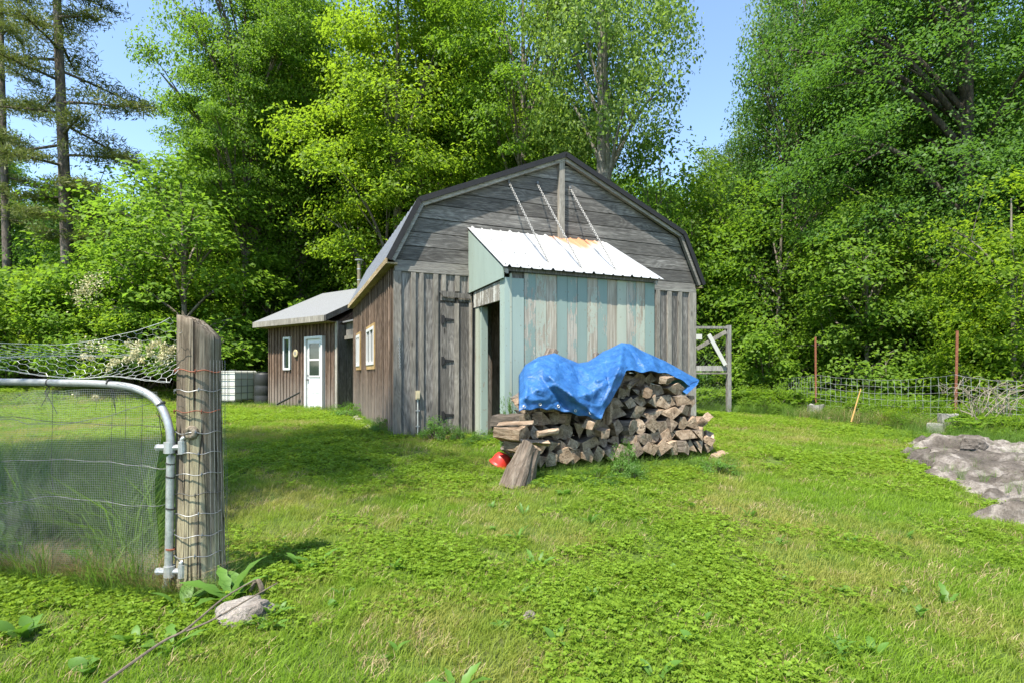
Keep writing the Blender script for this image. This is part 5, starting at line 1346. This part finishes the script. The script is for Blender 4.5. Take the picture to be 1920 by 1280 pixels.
# white blossom in the hedge
for i, (px, Y, z) in enumerate(((168, 17.6, 4.1), (185, 17.6, 4.3), (152, 17.7, 3.7), (172, 17.2, 2.0), (308, 17, 1.6), (160, 17.5, 3.9))):
    m = MB(); rg = np.random.default_rng(50+i)
    for k_ in range(110):
        c = Vector(rg.normal(0, .16, 3)); a = Vector(rg.normal(0, 1, 3)).normalized()*.035; b = a.cross(Vector(rg.normal(0, 1, 3))).normalized()*.03
        m.add([c-a, c-b, c+a, c+b], [(0, 1, 2, 3)])
    o = m.build('blossom', L_FLOWER, None, recalc=False); o.location = ((px-960)/F*Y, Y, z); tag(o, 'cream blossom cluster flowering in the hedge behind the left lawn', 'flower', 'blossoms in the left hedge')

# ------------------------------------------------------------------ grass and clover
def inside_bad(x, y):
    d = Vector((x-BP.x, y-BP.y, 0)); u, v = d.dot(U), d.dot(W)
    if -.02 < u < WID and 0 < v < LEN+.3: return True
    if PU0 < u < PU1 and -1.55 < v <= 0: return not (u < PU0+.5 and rs.random() < .3)
    if .72 < u < 3.1 and -3.3 < v < -2.7: return True
    d = Vector((x-OR_.x, y-OR_.y, 0)); a, b = d.dot(OD), d.dot(OB)
    return 0 < a < SW and 0 < b < SD
def rockmask(x, y):
    left = interp(y, [(3.6, 4.3), (4.05, 3.95), (4.4, 3.75), (4.8, 3.85), (5.3, 4.05), (5.9, 4.35), (6.6, 4.9), (7.2, 5.25), (7.9, 5.6), (8.3, 6.3)])
    e = min(x-left, y-3.95)+.34*mn.noise(Vector((x*1.3, y*1.3, 3)))+.26*mn.noise(Vector((x*3.4, y*3.4, 3))); return 3.6 < y < 8.2 and e > .30 and x < 7.6
def tuft(seed, n, rad, h, wd, mat, lean=.5):
    rg = np.random.default_rng(seed); V = []; Q = []
    for i in range(n):
        r_ = rad*math.sqrt(rg.random()); a = rg.random()*6.28; x, y = r_*math.cos(a), r_*math.sin(a); hh_ = h*rg.uniform(.45, 1.15)
        b = rg.random()*6.28; d = np.array([math.cos(b), math.sin(b)])*hh_*rg.uniform(.1, lean*1.4); s_ = np.array([-math.sin(b+.6), math.cos(b+.6)])*wd*.5*rg.uniform(.7, 1.3)
        o = len(V); V += [(x-s_[0], y-s_[1], 0), (x+s_[0], y+s_[1], 0), (x+d[0]*.35+s_[0]*.8, y+d[1]*.35+s_[1]*.8, hh_*.6), (x+d[0]*.35-s_[0]*.8, y+d[1]*.35-s_[1]*.8, hh_*.6),
                          (x+d[0]+s_[0]*.15, y+d[1]+s_[1]*.15, hh_*.93), (x+d[0]-s_[0]*.15, y+d[1]-s_[1]*.15, hh_*.93)]
        Q += [(o, o+1, o+2, o+3), (o+3, o+2, o+4, o+5)]
    return np_mesh('tuft', np.array(V), np.array(Q), mat)
def clover(seed, n, rad, ls, mat, hh_=.045):
    rg = np.random.default_rng(seed); C = []; Nn = []; S = []
    for i in range(n):
        r_ = rad*math.sqrt(rg.random()); a = rg.random()*6.28; z = hh_*rg.uniform(.25, 1.15); nrm = np.array([0, 0, 1])+rg.normal(size=3)*.33; t0 = rg.random()*6.28
        for k_ in range(3):
            t = t0+k_*2.09; C.append((r_*math.cos(a)+math.cos(t)*ls*.45, r_*math.sin(a)+math.sin(t)*ls*.45, z)); Nn.append(nrm+rg.normal(size=3)*.12); S.append(ls*rg.uniform(.8, 1.15))
    V, Q = leaf_quads(np.array(C), np.array(Nn), np.array(S), rg, asp=.85, droop=.1, fold=.08); return np_mesh('clover_patch', V, Q, mat)
def scatter(name, sources, pts, scl, rots, lab=None):
    """real ground cover: small meshes set at many points by geometry nodes"""
    n = len(pts); me = bpy.data.meshes.new(name); me.vertices.add(n); me.vertices.foreach_set('co', np.array(pts, np.float32).ravel())
    for nm, dat in (('scl', scl), ('rotz', rots)):
        at = me.attributes.new(nm, 'FLOAT', 'POINT'); at.data.foreach_set('value', np.array(dat, np.float32))
    at = me.attributes.new('pick', 'INT', 'POINT'); at.data.foreach_set('value', np.random.default_rng(1).integers(0, len(sources), n).astype(np.int32))
    o = ob(name, me); tag(o, kind='stuff')
    cl = bpy.data.collections.new(name+'_kinds')
    for i, s_ in enumerate(sources): so2 = bpy.data.objects.new('%s_kind_%d' % (name, i), s_); cl.objects.link(so2)
    g = bpy.data.node_groups.new(name, 'GeometryNodeTree'); g.interface.new_socket('Geometry', in_out='INPUT', socket_type='NodeSocketGeometry'); g.interface.new_socket('Geometry', in_out='OUTPUT', socket_type='NodeSocketGeometry')
    gi = g.nodes.new('NodeGroupInput'); go = g.nodes.new('NodeGroupOutput'); ip = g.nodes.new('GeometryNodeInstanceOnPoints'); ci = g.nodes.new('GeometryNodeCollectionInfo')
    ci.inputs['Collection'].default_value = cl; ci.inputs['Separate Children'].default_value = True; ip.inputs['Pick Instance'].default_value = True
    def at_(nm, typ='FLOAT'): a = g.nodes.new('GeometryNodeInputNamedAttribute'); a.data_type = typ; a.inputs['Name'].default_value = nm; return a.outputs['Attribute']
    cx = g.nodes.new('ShaderNodeCombineXYZ'); g.links.new(at_('rotz'), cx.inputs[2]); g.links.new(at_('pick', 'INT'), ip.inputs['Instance Index'])
    g.links.new(gi.outputs[0], ip.inputs['Points']); g.links.new(ci.outputs[0], ip.inputs['Instance']); g.links.new(cx.outputs[0], ip.inputs['Rotation']); g.links.new(at_('scl'), ip.inputs['Scale'])
    g.links.new(ip.outputs[0], go.inputs[0]); md = o.modifiers.new('scatter', 'NODES'); md.node_group = g; return o
rs = random.Random(77)
strawp = [[], [], []]; gp = [[], [], []]; cp = [[], [], []]; tgp = [[], [], []]
def addp(L, x, y, s): L[0].append((x, y, ground_z(x, y)-.004)); L[1].append(s); L[2].append(rs.random()*6.28)
def cov(x, y):                                   # where clover wins over grass
    n = mn.noise(Vector((x*.55+3, y*.55, 1)))*.9+mn.noise(Vector((x*1.9, y*1.9, 4)))*.5
    return n+.45*sstep(2.2, 3.8, y)-.57
for (y0, y1, dens) in ((1.3, 3.2, 520), (3.2, 5.5, 330), (5.5, 9, 190), (9, 14, 90), (14, 23, 42)):
    ar = (y1-y0)*(y1+y0)*1.06+ (y1-y0)*1.6; nn = int(ar*dens)
    for _ in range(nn):
        y = math.sqrt(rs.uniform(y0*y0, y1*y1)); x = rs.uniform(-1.06*y-.5, 1.06*y+.5)
        if x > 9 or inside_bad(x, y) or rockmask(x, y): continue
        bare = mn.noise(Vector((x*1.1+8, y*1.1, 7)))
        if bare > .52 and rs.random() < .75: continue
        far = 1+.09*max(0, y-4); c = cov(x, y)
        if c > rs.uniform(-.42, .42): addp(cp, x, y, rs.uniform(.8, 1.2)*min(2.2, far)*(1+.3*max(0, c)))
        if c < rs.uniform(-.2, .4) or rs.random() < .4: (addp(gp, x, y, rs.uniform(.7, 1.25)*min(2.2, far)) if rs.random() > .07+.3*max(0, bare) else addp(strawp, x, y, rs.uniform(.7, 1.2)*min(2.2, far)))
scatter('grass', [tuft(i, 26, .075, .045, .0035, L_GRASS, .9) for i in range(4)], *gp)
scatter('dry_lawn_grass', [tuft(90+i, 20, .07, .045, .0035, L_DRY, 1.2) for i in range(2)], *strawp)
scatter('clover', [clover(20+i, 22, .085, .016, L_CLOVER) for i in range(4)], *cp)
# tall unmown grass behind the gate, at the post, along fences and walls
for _ in range(3000):
    y = rs.uniform(2.75, 5.2); x = rs.uniform(-1.05*y-.4, -1.75-.1*(y-3))
    if y < 3.02+.27*(-1.85-x)*1.0+.03 or x > -.68*y: continue
    if mn.noise(Vector((x*2.6, y*2.6, 11))) > rs.uniform(-.25, .25): addp(tgp, x, y, rs.uniform(.3, 1.1))
    elif rs.random() < .3: addp(cp, x, y, rs.uniform(1.2, 2.2))
for _ in range(240):
    a = rs.random()*6.28; r_ = .12+abs(rs.gauss(0, .07)); x, y = post_p.x+r_*math.cos(a), post_p.y+r_*math.sin(a); addp(tgp, x, y, rs.uniform(.1, .28))
for _ in range(300):
    px = rs.uniform(-60, 290); q = gpx(px, 1165); addp(tgp, q.x+rs.gauss(0, .03), q.y+rs.gauss(0, .06)-.02, rs.uniform(.08, .26) if rs.random() < .85 else rs.uniform(.3, .6))
def along(A, B, n, sd, s0, s1):
    for _ in range(n): t = rs.random(); addp(tgp, A.x+(B.x-A.x)*t+rs.gauss(0, sd), A.y+(B.y-A.y)*t+rs.gauss(0, sd), rs.uniform(s0, s1))
along(BL(-.08, .0, 0), BL(-.1, 6, 0), 260, .05, .15, .4); along(BL(.1, -.08, 0), BL(1.2, -.1, 0), 120, .05, .12, .3)
along(BL(.6, -3.45, 0), BL(3.3, -3.6, 0), 260, .07, .12, .32); along(gpt(505, 16.6), gpt(633, 14.6), 160, .08, .2, .4)
along(gpt(1310, 14), gpt(1500, 12.9), 300, .3, .3, .7); along(gpt(1500, 12.5), gpt(1720, 9.6), 420, .3, .25, .65); along(gpt(1720, 9.4), gpt(1930, 7.2), 380, .3, .25, .6)
along(gpt(1640, 8.8), gpt(1960, 6.9), 220, .2, .15, .4); along(gpt(390, 17.0), gpt(505, 16.6), 120, .1, .2, .4)
for _ in range(1100):
    x_, y_ = rs.uniform(4.0, 6.6), rs.uniform(4.1, 7.8)
    if rockmask(x_, y_) and abs(mn.noise(Vector((x_*2.2+y_*1.4, y_*5-x_*1.5, 4)))) < .07:
        addp(gp if rs.random() < .0 else tgp, x_, y_, rs.uniform(.1, .3)); q = tgp[0].pop(); tgp[0].append((q[0], q[1], q[2]+.08))
scatter('tall_grass', [tuft(40+i, 16, .05, .62, .0065, L_TALL, 1.0) for i in range(4)], *tgp)
dp = [[], [], []]
for _ in range(900):
    px = rs.uniform(-80, 345); q = gpx(px, 1150); addp(dp, q.x+rs.gauss(0, .04), q.y+abs(rs.gauss(0, .09)), rs.uniform(.25, .8))
along2 = [(gpt(1500, 12.5), gpt(1900, 8))]
for _ in range(260): t = rs.random(); A, B = along2[0]; addp(dp, A.x+(B.x-A.x)*t+rs.gauss(0, .2), A.y+(B.y-A.y)*t+rs.gauss(0, .2), rs.uniform(.6, 1.6))
scatter('dry_grass', [tuft(60+i, 18, .05, .22, .004, L_DRY, 1.3) for i in range(2)], *dp)
# woodland floor: leafy ground cover under the trees
fpn = [[], [], []]
for _ in range(5200):
    y = rs.uniform(11, 30); x = rs.uniform(-1.05*y-2, 1.05*y+2)
    if x > 2: ok = y > interp(x, [(2, 21), (4.6, 14.6), (7.2, 13), (8.4, 9.8), (12, 8)])
    else: ok = .8*y-.5*x > 25.3
    if ok and not inside_bad(x, y): addp(fpn, x, y, rs.uniform(.7, 1.5))
for _ in range(700):
    y = rs.uniform(6.8, 11); x = rs.uniform(.86*y, 1.1*y+1); 
    if not rockmask(x, y): addp(fpn, x, y, rs.uniform(.4, .9))
scatter('undergrowth', [clover(80+i, 60, .32, .085, L_UNDER, .38) for i in range(3)], *fpn)
